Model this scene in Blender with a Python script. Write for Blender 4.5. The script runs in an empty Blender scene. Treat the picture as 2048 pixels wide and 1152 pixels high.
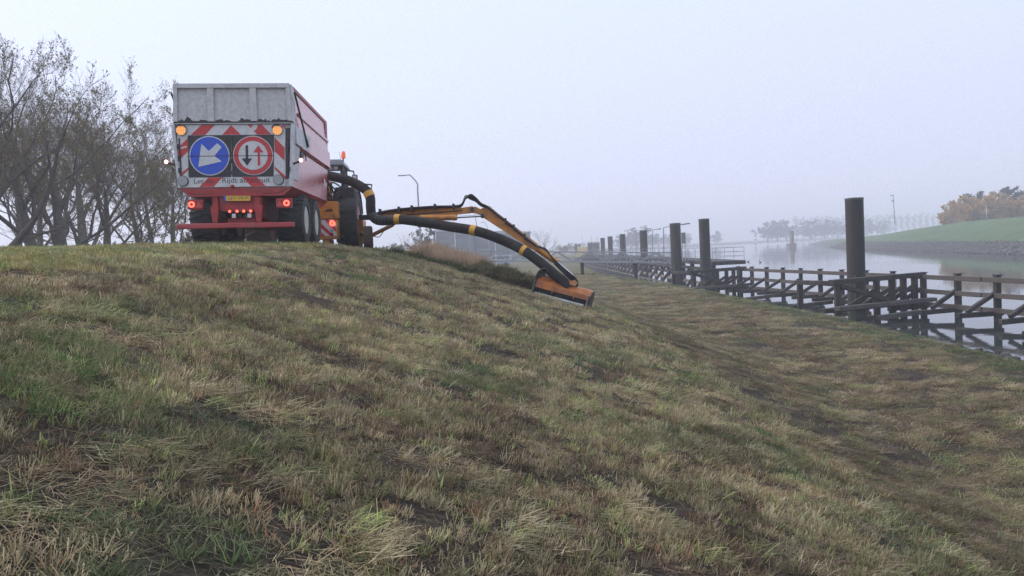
import bpy, bmesh, math, random
import numpy as np
from mathutils import Matrix, Vector, Euler

R = math.radians
scene = bpy.context.scene
C = scene.collection

# ------------------------------------------------------------------ camera, sky, sun, exposure
F_PX, HORIZON, ROLL = 1550.0, 502.0, 2.8          # focal length in photo pixels, horizon row at centre, roll
PITCH = math.degrees(math.atan((576 - HORIZON) / F_PX))
cam_d = bpy.data.cameras.new('camera')
cam_d.sensor_width = 36.0
cam_d.lens = 36.0 * F_PX / 2048.0
cam_d.clip_start, cam_d.clip_end = 0.05, 6000
cam = bpy.data.objects.new('camera', cam_d)
C.objects.link(cam)
CAM_M = Matrix.Rotation(R(90 - PITCH), 3, 'X') @ Matrix.Rotation(R(-ROLL), 3, 'Z')
cam.matrix_world = CAM_M.to_4x4()                 # the eye is the origin: z = 0 is eye level
scene.camera = cam

SUN_EL, SUN_AZ = 38.0, -70.0                      # azimuth from +Y (camera forward), negative = left
world = bpy.data.worlds.new('World')
scene.world = world
world.use_nodes = True
wn, wl = world.node_tree.nodes, world.node_tree.links
wn.clear()
w_out = wn.new('ShaderNodeOutputWorld')
w_add = wn.new('ShaderNodeAddShader')
sky = wn.new('ShaderNodeTexSky')
sky.sky_type = 'NISHITA'
sky.sun_disc = False
sky.sun_elevation = R(SUN_EL)
sky.sun_rotation = R(SUN_AZ)
sky.air_density, sky.dust_density, sky.ozone_density = 1.0, 1.5, 2.0
bg1 = wn.new('ShaderNodeBackground'); bg1.inputs[1].default_value = 0.02
wl.new(sky.outputs[0], bg1.inputs[0])
tc = wn.new('ShaderNodeTexCoord')
sep = wn.new('ShaderNodeSeparateXYZ'); wl.new(tc.outputs['Generated'], sep.inputs[0])
ramp = wn.new('ShaderNodeValToRGB')               # thin overcast by elevation
cr = ramp.color_ramp
cr.elements[0].position = 0.0; cr.elements[0].color = (0.376, 0.389, 0.525, 1)
cr.elements[1].position = 1.0; cr.elements[1].color = (0.56, 0.616, 0.74, 1)
for p, c in ((0.10, (0.403, 0.415, 0.542)), (0.22, (0.438, 0.462, 0.581)), (0.36, (0.455, 0.496, 0.602))):
    e = cr.elements.new(p); e.color = (*c, 1)
wl.new(sep.outputs[2], ramp.inputs[0])
dotn = wn.new('ShaderNodeVectorMath'); dotn.operation = 'DOT_PRODUCT'   # a little brighter towards the veiled sun
dotn.inputs[1].default_value = (math.sin(R(SUN_AZ)) * math.cos(R(SUN_EL)), math.cos(R(SUN_AZ)) * math.cos(R(SUN_EL)), math.sin(R(SUN_EL)))
wl.new(tc.outputs['Generated'], dotn.inputs[0])
mr = wn.new('ShaderNodeMapRange')
mr.inputs[1].default_value, mr.inputs[2].default_value = -1.0, 1.0
mr.inputs[3].default_value, mr.inputs[4].default_value = 0.97, 1.13
wl.new(dotn.outputs['Value'], mr.inputs[0])
bg2 = wn.new('ShaderNodeBackground')
wl.new(ramp.outputs[0], bg2.inputs[0]); wl.new(mr.outputs[0], bg2.inputs[1])
wl.new(bg1.outputs[0], w_add.inputs[0]); wl.new(bg2.outputs[0], w_add.inputs[1])
wl.new(w_add.outputs[0], w_out.inputs[0])

sun_d = bpy.data.lights.new('sun', 'SUN')
sun_d.energy, sun_d.angle, sun_d.color = 1.45, R(45), (1.0, 0.94, 0.86)
sun = bpy.data.objects.new('sun', sun_d); C.objects.link(sun)
sv = Vector((math.sin(R(SUN_AZ)) * math.cos(R(SUN_EL)), math.cos(R(SUN_AZ)) * math.cos(R(SUN_EL)), math.sin(R(SUN_EL))))
sun.rotation_euler = sv.to_track_quat('Z', 'Y').to_euler()

vs = scene.view_settings
vs.view_transform = 'Standard'; vs.look = 'None'; vs.exposure = 0.66; vs.gamma = 1.0
vs.use_curve_mapping = False
scene.render.engine = 'CYCLES'
scene.cycles.use_denoising = True
try:
    scene.cycles.denoiser = 'OPENIMAGEDENOISE'
    scene.cycles.denoising_prefilter = 'NONE'
except Exception:
    pass
scene.cycles.max_bounces = 5
scene.cycles.diffuse_bounces = 2
scene.cycles.volume_bounces = 4
scene.cycles.transparent_max_bounces = 8

# ------------------------------------------------------------------ helpers
def at(px, py, Y):
    """photo pixel + real distance ahead -> point of the place"""
    d = CAM_M @ Vector(((px - 1024) / F_PX, -(py - 576) / F_PX, -1.0))
    return d * (Y / d.y)

def hash2(ix, iy, seed):
    n = (ix.astype(np.int64) * 374761393 + iy.astype(np.int64) * 668265263 + seed * 1442695041) & 0x7fffffff
    n = ((n ^ (n >> 13)) * 1274126177) & 0x7fffffff
    n = ((n ^ (n >> 16)) * 60493) & 0x7fffffff
    return (n & 0xffff) / 65535.0

def vnoise(x, y, seed=0):
    x = np.asarray(x, float); y = np.asarray(y, float)
    ix, iy = np.floor(x), np.floor(y)
    fx, fy = x - ix, y - iy
    fx = fx * fx * (3 - 2 * fx); fy = fy * fy * (3 - 2 * fy)
    a = hash2(ix, iy, seed); b = hash2(ix + 1, iy, seed); c = hash2(ix, iy + 1, seed); d = hash2(ix + 1, iy + 1, seed)
    return (a * (1 - fx) + b * fx) * (1 - fy) + (c * (1 - fx) + d * fx) * fy

def fbm(x, y, seed=0, octv=4):
    s, a, t = 0.0, 1.0, 0.0
    for o in range(octv):
        s = s + a * vnoise(np.asarray(x) * 2 ** o + 17.3 * o, np.asarray(y) * 2 ** o + 9.1 * o, seed + o)
        t += a; a *= 0.5
    return s / t

def sstep(a, b, x):
    t = np.clip((np.asarray(x, float) - a) / (b - a), 0, 1)
    return t * t * (3 - 2 * t)

MATS = {}
def mat(name, col, rough=0.6, metal=0.0, var=0.25, scale=5.0, bump=0.0, bscale=None, dirt=None, dirt_amt=0.5, dirt_scale=3.0,
        emit=None, estr=0.0, coat=0.0, stretch=None, spec=0.5):
    if name in MATS:
        return MATS[name]
    m = bpy.data.materials.new(name); m.use_nodes = True
    n, l = m.node_tree.nodes, m.node_tree.links
    b = n['Principled BSDF']
    b.inputs['Roughness'].default_value = rough
    b.inputs['Metallic'].default_value = metal
    b.inputs['Specular IOR Level'].default_value = spec
    if coat:
        b.inputs['Coat Weight'].default_value = coat; b.inputs['Coat Roughness'].default_value = 0.25
    t = n.new('ShaderNodeTexCoord'); mp = n.new('ShaderNodeMapping'); l.new(t.outputs['Object'], mp.inputs[0])
    if stretch: mp.inputs['Scale'].default_value = stretch
    nz = n.new('ShaderNodeTexNoise'); nz.inputs['Scale'].default_value = scale; nz.inputs['Detail'].default_value = 6
    nz.inputs['Roughness'].default_value = 0.65
    l.new(mp.outputs[0], nz.inputs[0])
    rp = n.new('ShaderNodeValToRGB')
    rp.color_ramp.elements[0].position, rp.color_ramp.elements[1].position = 0.3, 0.7
    rp.color_ramp.elements[0].color = (*[c * (1 - var) for c in col], 1)
    rp.color_ramp.elements[1].color = (*[min(1, c * (1 + var)) for c in col], 1)
    l.new(nz.outputs[0], rp.inputs[0])
    last = rp.outputs[0]
    if dirt:
        nd = n.new('ShaderNodeTexNoise'); nd.inputs['Scale'].default_value = dirt_scale; nd.inputs['Detail'].default_value = 9
        nd.inputs['Roughness'].default_value = 0.75
        l.new(mp.outputs[0], nd.inputs[0])
        rd = n.new('ShaderNodeValToRGB')
        rd.color_ramp.elements[0].position, rd.color_ramp.elements[1].position = 0.45, 0.72
        rd.color_ramp.elements[0].color = (0, 0, 0, 1); rd.color_ramp.elements[1].color = (dirt_amt,) * 3 + (1,)
        l.new(nd.outputs[0], rd.inputs[0])
        mx = n.new('ShaderNodeMix'); mx.data_type = 'RGBA'
        l.new(rd.outputs[0], mx.inputs[0]); l.new(last, mx.inputs[6]); mx.inputs[7].default_value = (*dirt, 1)
        last = mx.outputs[2]
    l.new(last, b.inputs['Base Color'])
    if bump:
        nb = n.new('ShaderNodeTexNoise'); nb.inputs['Scale'].default_value = bscale or scale * 4; nb.inputs['Detail'].default_value = 5
        l.new(mp.outputs[0], nb.inputs[0])
        bp = n.new('ShaderNodeBump'); bp.inputs['Strength'].default_value = bump; bp.inputs['Distance'].default_value = 0.02
        l.new(nb.outputs[0], bp.inputs['Height']); l.new(bp.outputs[0], b.inputs['Normal'])
    if emit:
        b.inputs['Emission Color'].default_value = (*emit, 1); b.inputs['Emission Strength'].default_value = estr
    MATS[name] = m
    return m

THINGM = {}
def tag(o, label=None, cat=None, group=None, kind=None):
    if label: o['label'] = label
    if cat: o['category'] = cat
    if group: o['group'] = group
    if kind: o['kind'] = kind
    return o

def thing(name, label, cat, loc=(0, 0, 0), rot=None, group=None):
    o = bpy.data.objects.new(name, None); C.objects.link(o)
    o.empty_display_size = 0.2
    m = Matrix.Translation(Vector(loc)) @ (rot.to_4x4() if rot is not None else Matrix.Identity(4))
    o.matrix_world = m
    THINGM[o.name] = m
    return tag(o, label, cat, group)

def frame_of(p):
    while p.parent is not None: p = p.parent
    return THINGM.get(p.name, Matrix.Identity(4))

class MB:
    def __init__(s): s.v, s.f, s.mi, s.cur = [], [], [], 0
    def add(s, vs, fs):
        b = len(s.v); s.v.extend([tuple(v) for v in vs]); s.f.extend([tuple(i + b for i in f) for f in fs]); s.mi.extend([s.cur] * len(fs)); return s
    def box(s, c, size, rot=None):
        c = Vector(c); h = Vector(size) * 0.5
        vs = [Vector((x * h.x, y * h.y, z * h.z)) for z in (-1, 1) for y in (-1, 1) for x in (-1, 1)]
        if rot is not None: vs = [rot @ v for v in vs]
        return s.add([v + c for v in vs], [(0, 2, 3, 1), (4, 5, 7, 6), (0, 1, 5, 4), (2, 6, 7, 3), (0, 4, 6, 2), (1, 3, 7, 5)])
    def bx(s, x0, x1, y0, y1, z0, z1):
        return s.box(((x0 + x1) / 2, (y0 + y1) / 2, (z0 + z1) / 2), (abs(x1 - x0), abs(y1 - y0), abs(z1 - z0)))
    def bar(s, p0, p1, w, h, up=(0, 0, 1)):
        p0, p1 = Vector(p0), Vector(p1); d = (p1 - p0); L = d.length; d.normalize()
        u = Vector(up)
        if abs(d.dot(u)) > 0.98: u = Vector((0, 1, 0))
        sx = d.cross(u).normalized(); sz = sx.cross(d)
        rot = Matrix((sx, d, sz)).transposed()
        return s.box((p0 + p1) / 2, (w, L, h), rot)
    def tube(s, pts, r, n=8, caps=True, closed=False):
        pts = [Vector(p) for p in pts]; k = len(pts)
        rs = r if isinstance(r, (list, tuple)) else [r] * k
        t0 = (pts[1] - pts[0]).normalized()
        u = Vector((0, 0, 1)) if abs(t0.z) < 0.9 else Vector((1, 0, 0))
        nrm = (u - t0 * u.dot(t0)).normalized()
        rings = []
        for i, p in enumerate(pts):
            t = (pts[min(i + 1, k - 1)] - pts[max(i - 1, 0)]).normalized()
            nrm = (nrm - t * nrm.dot(t)).normalized(); b = t.cross(nrm)
            rings.append([p + (nrm * math.cos(2 * math.pi * j / n) + b * math.sin(2 * math.pi * j / n)) * rs[i] for j in range(n)])
        fs = []
        for i in range(k - 1):
            for j in range(n):
                a = i * n + j; c = i * n + (j + 1) % n
                fs.append((a, c, c + n, a + n))
        if caps:
            fs.append(tuple(range(n - 1, -1, -1))); fs.append(tuple((k - 1) * n + j for j in range(n)))
        return s.add([v for ring in rings for v in ring], fs)
    def prism(s, poly, a, b, o, d):
        """polygon (u,v) in the plane o + u*a + v*b, extruded by vector d"""
        a, b, o, d = Vector(a), Vector(b), Vector(o), Vector(d); n = len(poly)
        v0 = [o + a * u + b * v for u, v in poly]; v1 = [v + d for v in v0]
        return s.add(v0 + v1, [tuple(range(n)), tuple(range(2 * n - 1, n - 1, -1))] + [(i, i + n, (i + 1) % n + n, (i + 1) % n) for i in range(n)])
    def hull(s, p, q):
        """loft between two point loops of the same length"""
        n = len(p)
        return s.add(list(p) + list(q), [tuple(range(n - 1, -1, -1)), tuple(range(n, 2 * n))] + [(i, (i + 1) % n, (i + 1) % n + n, i + n) for i in range(n)])
    def lathe(s, prof, c, axis='X', n=24, closed=False):
        """profile (r, h) about an axis through c"""
        c = Vector(c); vs = []
        for r, h in prof:
            for j in range(n):
                t = 2 * math.pi * j / n; x, y = r * math.cos(t), r * math.sin(t)
                vs.append(c + (Vector((h, x, y)) if axis == 'X' else Vector((x, h, y)) if axis == 'Y' else Vector((x, y, h))))
        fs = []; k = len(prof)
        for i in range(k - 1 if not closed else k):
            i2 = (i + 1) % k
            for j in range(n):
                fs.append((i * n + j, i * n + (j + 1) % n, i2 * n + (j + 1) % n, i2 * n + j))
        if not closed:
            if prof[0][0] > 1e-4: fs.append(tuple(range(n)))
            if prof[-1][0] > 1e-4: fs.append(tuple((k - 1) * n + j for j in range(n)))
        return s.add(vs, fs)
    def ico(s, c, r, sub=1, sq=(1, 1, 1), jit=0.0, rng=random):
        bm = bmesh.new(); bmesh.ops.create_icosphere(bm, subdivisions=sub, radius=1.0)
        c = Vector(c); vs = []
        for v in bm.verts:
            k = r * (1 + rng.uniform(-jit, jit)); vs.append(c + Vector((v.co.x * sq[0], v.co.y * sq[1], v.co.z * sq[2])) * k)
        fs = [tuple(v.index for v in f.verts) for f in bm.faces]; bm.free()
        return s.add(vs, fs)
    def mesh(s, name, mats, world_of=None):
        vs = s.v
        if world_of is not None:
            inv = world_of.inverted(); vs = [tuple(inv @ Vector(v)) for v in vs]
        me = bpy.data.meshes.new(name); me.from_pydata(vs, [], s.f); me.validate()
        for m in (mats if isinstance(mats, (list, tuple)) else [mats]): me.materials.append(m)
        if any(s.mi) and len(me.polygons) == len(s.mi): me.polygons.foreach_set('material_index', s.mi)
        bm = bmesh.new(); bm.from_mesh(me); bmesh.ops.recalc_face_normals(bm, faces=bm.faces); bm.to_mesh(me); bm.free()
        return me
    def build(s, name, mats, parent=None, world=False, smooth=False, bevel=0.0, seg=2):
        me = s.mesh(name, mats, frame_of(parent) if (world and parent is not None) else None)
        return put(name, me, parent, smooth, bevel, seg)

def put(name, me, parent=None, smooth=False, bevel=0.0, seg=2):
    o = bpy.data.objects.new(name, me); C.objects.link(o)
    if parent is not None: o.parent = parent
    if smooth:
        me.polygons.foreach_set('use_smooth', [True] * len(me.polygons))
        try: me.set_sharp_from_angle(angle=R(42))
        except Exception: pass
    if bevel:
        b = o.modifiers.new('bevel', 'BEVEL'); b.width = bevel; b.segments = seg; b.limit_method = 'ANGLE'; b.angle_limit = R(40)
    return o

def mesh_np(name, V, Fq, m):
    me = bpy.data.meshes.new(name)
    me.from_pydata(V.tolist() if hasattr(V, 'tolist') else V, [], Fq.tolist() if hasattr(Fq, 'tolist') else Fq)
    for k in (m if isinstance(m, (list, tuple)) else [m]): me.materials.append(k)
    return me

def quads_np(name, V, Q, mats, mi=None, attr=None, smooth=False):
    """fast mesh from numpy verts and quads"""
    me = bpy.data.meshes.new(name)
    nv, nq = len(V), len(Q)
    me.vertices.add(nv); me.vertices.foreach_set('co', np.asarray(V, np.float32).ravel())
    me.loops.add(nq * 4); me.loops.foreach_set('vertex_index', np.asarray(Q, np.int32).ravel())
    me.polygons.add(nq); me.polygons.foreach_set('loop_start', np.arange(0, nq * 4, 4, dtype=np.int32))
    try: me.polygons.foreach_set('loop_total', np.full(nq, 4, np.int32))
    except Exception: pass
    if smooth: me.polygons.foreach_set('use_smooth', np.ones(nq, bool))
    for k in (mats if isinstance(mats, (list, tuple)) else [mats]): me.materials.append(k)
    if mi is not None: me.polygons.foreach_set('material_index', np.asarray(mi, np.int32))
    if attr is not None:
        a = me.attributes.new('rnd', 'FLOAT', 'POINT'); a.data.foreach_set('value', np.asarray(attr, np.float32))
    me.update(calc_edges=True); me.validate()
    return me

def spline(pts, n=8):
    """Catmull-Rom through the points"""
    P = [Vector(p) for p in pts]; P = [P[0] * 2 - P[1]] + P + [P[-1] * 2 - P[-2]]; out = []
    for i in range(1, len(P) - 2):
        for k in range(n):
            t = k / n; a, b, c, d = P[i - 1], P[i], P[i + 1], P[i + 2]
            out.append(0.5 * ((2 * b) + (c - a) * t + (2 * a - 5 * b + 4 * c - d) * t * t + (3 * b - a - 3 * c + d) * t ** 3))
    out.append(P[-2]); return out

def text_mesh(body, width, height, m, name='lettering', depth=0.002):
    cu = bpy.data.curves.new(name, 'FONT'); cu.body = body; cu.size = 1.0; cu.extrude = 0.0
    to = bpy.data.objects.new(name, cu); C.objects.link(to)
    bpy.context.view_layer.update()
    dg = bpy.context.evaluated_depsgraph_get()
    me = bpy.data.meshes.new_from_object(to.evaluated_get(dg)); C.objects.unlink(to); bpy.data.objects.remove(to)
    co = np.array([v.co[:] for v in me.vertices]); lo, hi = co.min(0), co.max(0)
    for v in me.vertices:
        x = (v.co.x - lo[0]) / (hi[0] - lo[0]) * width; z = (v.co.y - lo[1]) / (hi[1] - lo[1]) * height
        v.co = (x, 0, z)
    me.materials.clear(); me.materials.append(m)
    return me

# ------------------------------------------------------------------ terrain
WATER_Z = -3.8
def crest_x(Y):
    Y = np.asarray(Y, float)
    return -4.0 - np.clip(Y - 24, 0, 130) ** 2 / 520.0 - np.clip(Y - 154, 0, None) * 0.5
def crest_z(Y):
    Y = np.asarray(Y, float)
    return np.interp(Y, [-40, 0, 6, 12, 17, 26, 60, 200], [-0.25, -0.12, 0.06, 0.24, 0.36, 0.20, 0.0, -0.05])
XE_Y = [-60, 0, 15, 25, 45, 76, 113, 184, 300, 600, 700, 780, 900, 1000, 3000]
XE_X = [8.4, 9.0, 9.6, 10.1, 10.0, 8.4, 10.2, 14.0, 26, 70, 140, 270, 700, 1200, 1500]
def edge_x(Y): return np.interp(Y, XE_Y, XE_X)

def terrain(X, Y, micro=True):
    X = np.asarray(X, float); Y = np.asarray(Y, float)
    s = X - crest_x(Y); H = crest_z(Y)
    top = H - 0.028 * s
    slope = H - 0.323 * s
    k = 0.10
    zd = -np.log(np.exp(-top / k) + np.exp(-slope / k)) * k + 0.02       # rounded shoulder
    land = H + 0.25 + 0.33 * (s + 9.5)
    zd = np.minimum(zd, land)
    e = edge_x(Y); toe = crest_x(Y) + 7.3
    zb = -1.98 - 0.62 * np.clip((X - toe) / np.maximum(e - toe, 3), 0, 1)
    q = X - e
    bank = -2.6 - 0.36 * np.clip(q, 0, None)
    zb = np.minimum(zb, bank)
    zb = np.where(s < -9.5, -2.3, zb)
    k = 0.07
    m = np.maximum(zd, zb)
    z = m + np.log(np.exp((zd - m) / k) + np.exp((zb - m) / k)) * k
    z = np.maximum(z, -5.0)
    if micro:
        near = np.clip(1.2 - np.hypot(X, Y) / 70, 0.15, 1)
        z = z + near * (0.04 * (fbm(X * 0.5, Y * 0.7, 3, 3) - 0.5) + 0.06 * (fbm(X * 3.0, Y * 3.6, 8, 3) - 0.5))
        mud = sstep(0.5, 1.6, q) * sstep(9.0, 5.0, q)
        z = z + mud * 0.40 * (fbm(X * 1.1, Y * 0.9, 21, 4) - 0.5)
    return z

def tz(x, y): return float(terrain(np.array([x]), np.array([y]))[0])

def graded(stops):
    out = []
    for (a, b, st) in stops: out.extend(np.arange(a, b, st).tolist())
    out.append(stops[-1][1]); return np.array(out)
gx = graded([(-900, -100, 50), (-100, -30, 5), (-30, -10, 0.8), (-10, -5, 0.25), (-5, 5, 0.09), (5, 18, 0.16), (18, 30, 1.0), (30, 100, 10), (100, 1100, 50)])
gy = graded([(-40, 0, 4), (0, 8, 0.08), (8, 20, 0.16), (20, 50, 0.4), (50, 130, 1.6), (130, 400, 12), (400, 1500, 40)])
GX, GY = np.meshgrid(gx, gy)
GZ = terrain(GX, GY)
V = np.stack([GX, GY, GZ], -1).reshape(-1, 3)
nx, ny = len(gx), len(gy)
I = np.arange(nx * ny).reshape(ny, nx)
Q = np.stack([I[:-1, :-1], I[:-1, 1:], I[1:, 1:], I[1:, :-1]], -1).reshape(-1, 4)

def ground_material():
    m = bpy.data.materials.new('dike_soil'); m.use_nodes = True
    n, l = m.node_tree.nodes, m.node_tree.links; b = n['Principled BSDF']
    b.inputs['Roughness'].default_value = 0.95; b.inputs['Specular IOR Level'].default_value = 0.15
    g = n.new('ShaderNodeNewGeometry')
    def noise(scale, det=6, vec=None, sc=(1, 1, 1)):
        mp = n.new('ShaderNodeMapping'); mp.inputs['Scale'].default_value = sc; l.new(g.outputs['Position'], mp.inputs[0])
        t = n.new('ShaderNodeTexNoise'); t.inputs['Scale'].default_value = scale; t.inputs['Detail'].default_value = det
        t.inputs['Roughness'].default_value = 0.7; l.new(mp.outputs[0], t.inputs[0]); return t.outputs[0]
    def rampn(fac, stops):
        r = n.new('ShaderNodeValToRGB'); el = r.color_ramp.elements
        el[0].position, el[0].color = stops[0][0], (*stops[0][1], 1); el[1].position, el[1].color = stops[-1][0], (*stops[-1][1], 1)
        for p, c in stops[1:-1]: e = el.new(p); e.color = (*c, 1)
        l.new(fac, r.inputs[0]); return r.outputs[0]
    soil = rampn(noise(30, 10, sc=(0.45, 1, 1)), [(0.34, (0.022, 0.017, 0.015)), (0.50, (0.055, 0.043, 0.034)), (0.62, (0.11, 0.088, 0.066)), (0.74, (0.17, 0.14, 0.10))])
    turf = rampn(noise(1.6, 10), [(0.3, (0.075, 0.068, 0.035)), (0.5, (0.150, 0.122, 0.070)), (0.7, (0.205, 0.168, 0.098))])
    patch = rampn(noise(0.35, 5, sc=(0.5, 1, 1)), [(0.40, (0, 0, 0)), (0.62, (1, 1, 1))])
    green = n.new('ShaderNodeMix'); green.data_type = 'RGBA'
    l.new(patch, green.inputs[0]); l.new(turf, green.inputs[6]); green.inputs[7].default_value = (0.075, 0.092, 0.035, 1)
    # turf where the bank is dry, mud below the berm edge (by real height)
    sp = n.new('ShaderNodeSeparateXYZ'); l.new(g.outputs['Position'], sp.inputs[0])
    # near the path of the mower the sward is thin: soil shows between the tufts everywhere, coarser turf colour further off
    ymap = n.new('ShaderNodeMapRange'); ymap.inputs[1].default_value, ymap.inputs[2].default_value = 22, 60
    l.new(sp.outputs[1], ymap.inputs[0])
    mx = n.new('ShaderNodeMix'); mx.data_type = 'RGBA'
    l.new(ymap.outputs[0], mx.inputs[0]); l.new(soil, mx.inputs[6]); l.new(green.outputs[2], mx.inputs[7])
    zmap = n.new('ShaderNodeMapRange'); zmap.inputs[1].default_value, zmap.inputs[2].default_value = -2.72, -2.95
    l.new(sp.outputs[2], zmap.inputs[0])
    mud = rampn(noise(3.0, 10), [(0.3, (0.012, 0.011, 0.010)), (0.55, (0.035, 0.029, 0.024)), (0.72, (0.085, 0.070, 0.055))])
    mx2 = n.new('ShaderNodeMix'); mx2.data_type = 'RGBA'
    l.new(zmap.outputs[0], mx2.inputs[0]); l.new(mx.outputs[2], mx2.inputs[6]); l.new(mud, mx2.inputs[7])
    l.new(mx2.outputs[2], b.inputs['Base Color'])
    bp = n.new('ShaderNodeBump'); bp.inputs['Strength'].default_value = 1.0; bp.inputs['Distance'].default_value = 0.05
    l.new(noise(26, 10), bp.inputs['Height']); l.new(bp.outputs[0], b.inputs['Normal'])
    return m
ground = put('ground', quads_np('ground', V, Q, ground_material(), smooth=True))
tag(ground, 'dike slope and flat berm running down to the river', kind='structure')

def water_material():
    m = bpy.data.materials.new('river_water'); m.use_nodes = True
    n, l = m.node_tree.nodes, m.node_tree.links; b = n['Principled BSDF']
    b.inputs['Base Color'].default_value = (0.030, 0.036, 0.034, 1); b.inputs['Roughness'].default_value = 0.04; b.inputs['IOR'].default_value = 1.333
    g = n.new('ShaderNodeNewGeometry'); mp = n.new('ShaderNodeMapping'); mp.inputs['Scale'].default_value = (0.7, 1.6, 1)
    l.new(g.outputs['Position'], mp.inputs[0])
    t = n.new('ShaderNodeTexNoise'); t.inputs['Scale'].default_value = 1.3; t.inputs['Detail'].default_value = 4; l.new(mp.outputs[0], t.inputs[0])
    t2 = n.new('ShaderNodeTexNoise'); t2.inputs['Scale'].default_value = 0.035; t2.inputs['Detail'].default_value = 3; l.new(mp.outputs[0], t2.inputs[0])
    r = n.new('ShaderNodeMapRange'); r.inputs[1].default_value, r.inputs[2].default_value = 0.42, 0.62
    r.inputs[3].default_value, r.inputs[4].default_value = 0.02, 0.09
    l.new(t2.outputs[0], r.inputs[0])
    bp = n.new('ShaderNodeBump'); bp.inputs['Distance'].default_value = 0.06
    l.new(r.outputs[0], bp.inputs['Strength']); l.new(t.outputs[0], bp.inputs['Height']); l.new(bp.outputs[0], b.inputs['Normal'])
    return m
wb = MB(); wb.add([(3, -60, WATER_Z), (1200, -60, WATER_Z), (1200, 1200, WATER_Z), (3, 1200, WATER_Z)], [(0, 1, 2, 3)])
water = wb.build('river', water_material()); tag(water, 'calm grey river reflecting the pale sky', kind='structure')

# the opposite bank: stone revetment below, grass dike above
W = [(60, -40), (60, 40), (67, 101), (86, 190), (100, 240), (112, 280), (141, 368), (152, 384), (200, 420), (420, 470), (1000, 520)]
CZ = [2.3, 2.3, 2.1, 1.8, 0.8, -0.4, -1.6, -1.9, -1.9, -1.9, -1.9]
Wd = []; Cd = []
for i in range(len(W) - 1):
    k = max(2, int(math.dist(W[i], W[i + 1]) / 4)) if i < 8 else 8
    for j in range(k):
        t = j / k; Wd.append((W[i][0] + (W[i + 1][0] - W[i][0]) * t, W[i][1] + (W[i + 1][1] - W[i][1]) * t)); Cd.append(CZ[i] + (CZ[i + 1] - CZ[i]) * t)
Wd = np.array(Wd); Cd = np.array(Cd)
for _ in range(12): Wd[1:-1] = (Wd[:-2] + Wd[1:-1] * 2 + Wd[2:]) / 4
T = np.gradient(Wd, axis=0); T /= np.linalg.norm(T, axis=1)[:, None]; Nn = np.stack([T[:, 1], -T[:, 0]], 1)
ds = [-2.5, 0, 1.2, 2.4, 3.6, 4.6, 6.5, 9, 12, 15, 18, 21, 24, 30, 45, 120]
def bank_z(d, cz):
    return np.interp(d, [-2.5, 0, 4.6, 7, 23, 30, 60, 200], [-4.8, -3.85, -2.35, -2.1, 0, 0, -1.5, -1.6]) + np.where(np.asarray(d) > 7, np.interp(d, [7, 23, 30, 60, 200], [0, 1, 1, 0.1, 0]), 0) * (cz + 0.0) \
        - np.where((np.asarray(d) > 7) & (np.asarray(d) < 60), 0, 0)
BV = []
for d in ds:
    z = bank_z(d, Cd); p = Wd + Nn * d
    z = z + (0.25 * (fbm(p[:, 0] * 0.12, p[:, 1] * 0.12, 5) - 0.5) if d > 5 else 0)
    BV.append(np.stack([p[:, 0], p[:, 1], z], 1))
BV = np.array(BV); nd, nw = BV.shape[:2]
I = np.arange(nd * nw).reshape(nd, nw)
Q = np.stack([I[:-1, :-1], I[:-1, 1:], I[1:, 1:], I[1:, :-1]], -1).reshape(-1, 4)
mi = np.repeat(np.array([1 if ds[i] < 4.6 else 0 for i in range(nd - 1)]), nw - 1)
far_grass = mat('far_grass', (0.075, 0.125, 0.055), 0.9, var=0.35, scale=0.22, bump=0.6, bscale=1.5, dirt=(0.16, 0.13, 0.06), dirt_amt=0.55, dirt_scale=0.09, spec=0.1)
stone_m = mat('revetment_stone', (0.10, 0.095, 0.09), 0.9, var=0.45, scale=1.3, bump=1.0, bscale=3.0, dirt=(0.035, 0.04, 0.03), dirt_amt=0.8, dirt_scale=0.6)
fb = put('far_bank', quads_np('far_bank', BV.reshape(-1, 3), Q, [far_grass, stone_m], mi, smooth=True))
tag(fb, 'green dike with stone revetment across the river', kind='structure')

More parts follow.
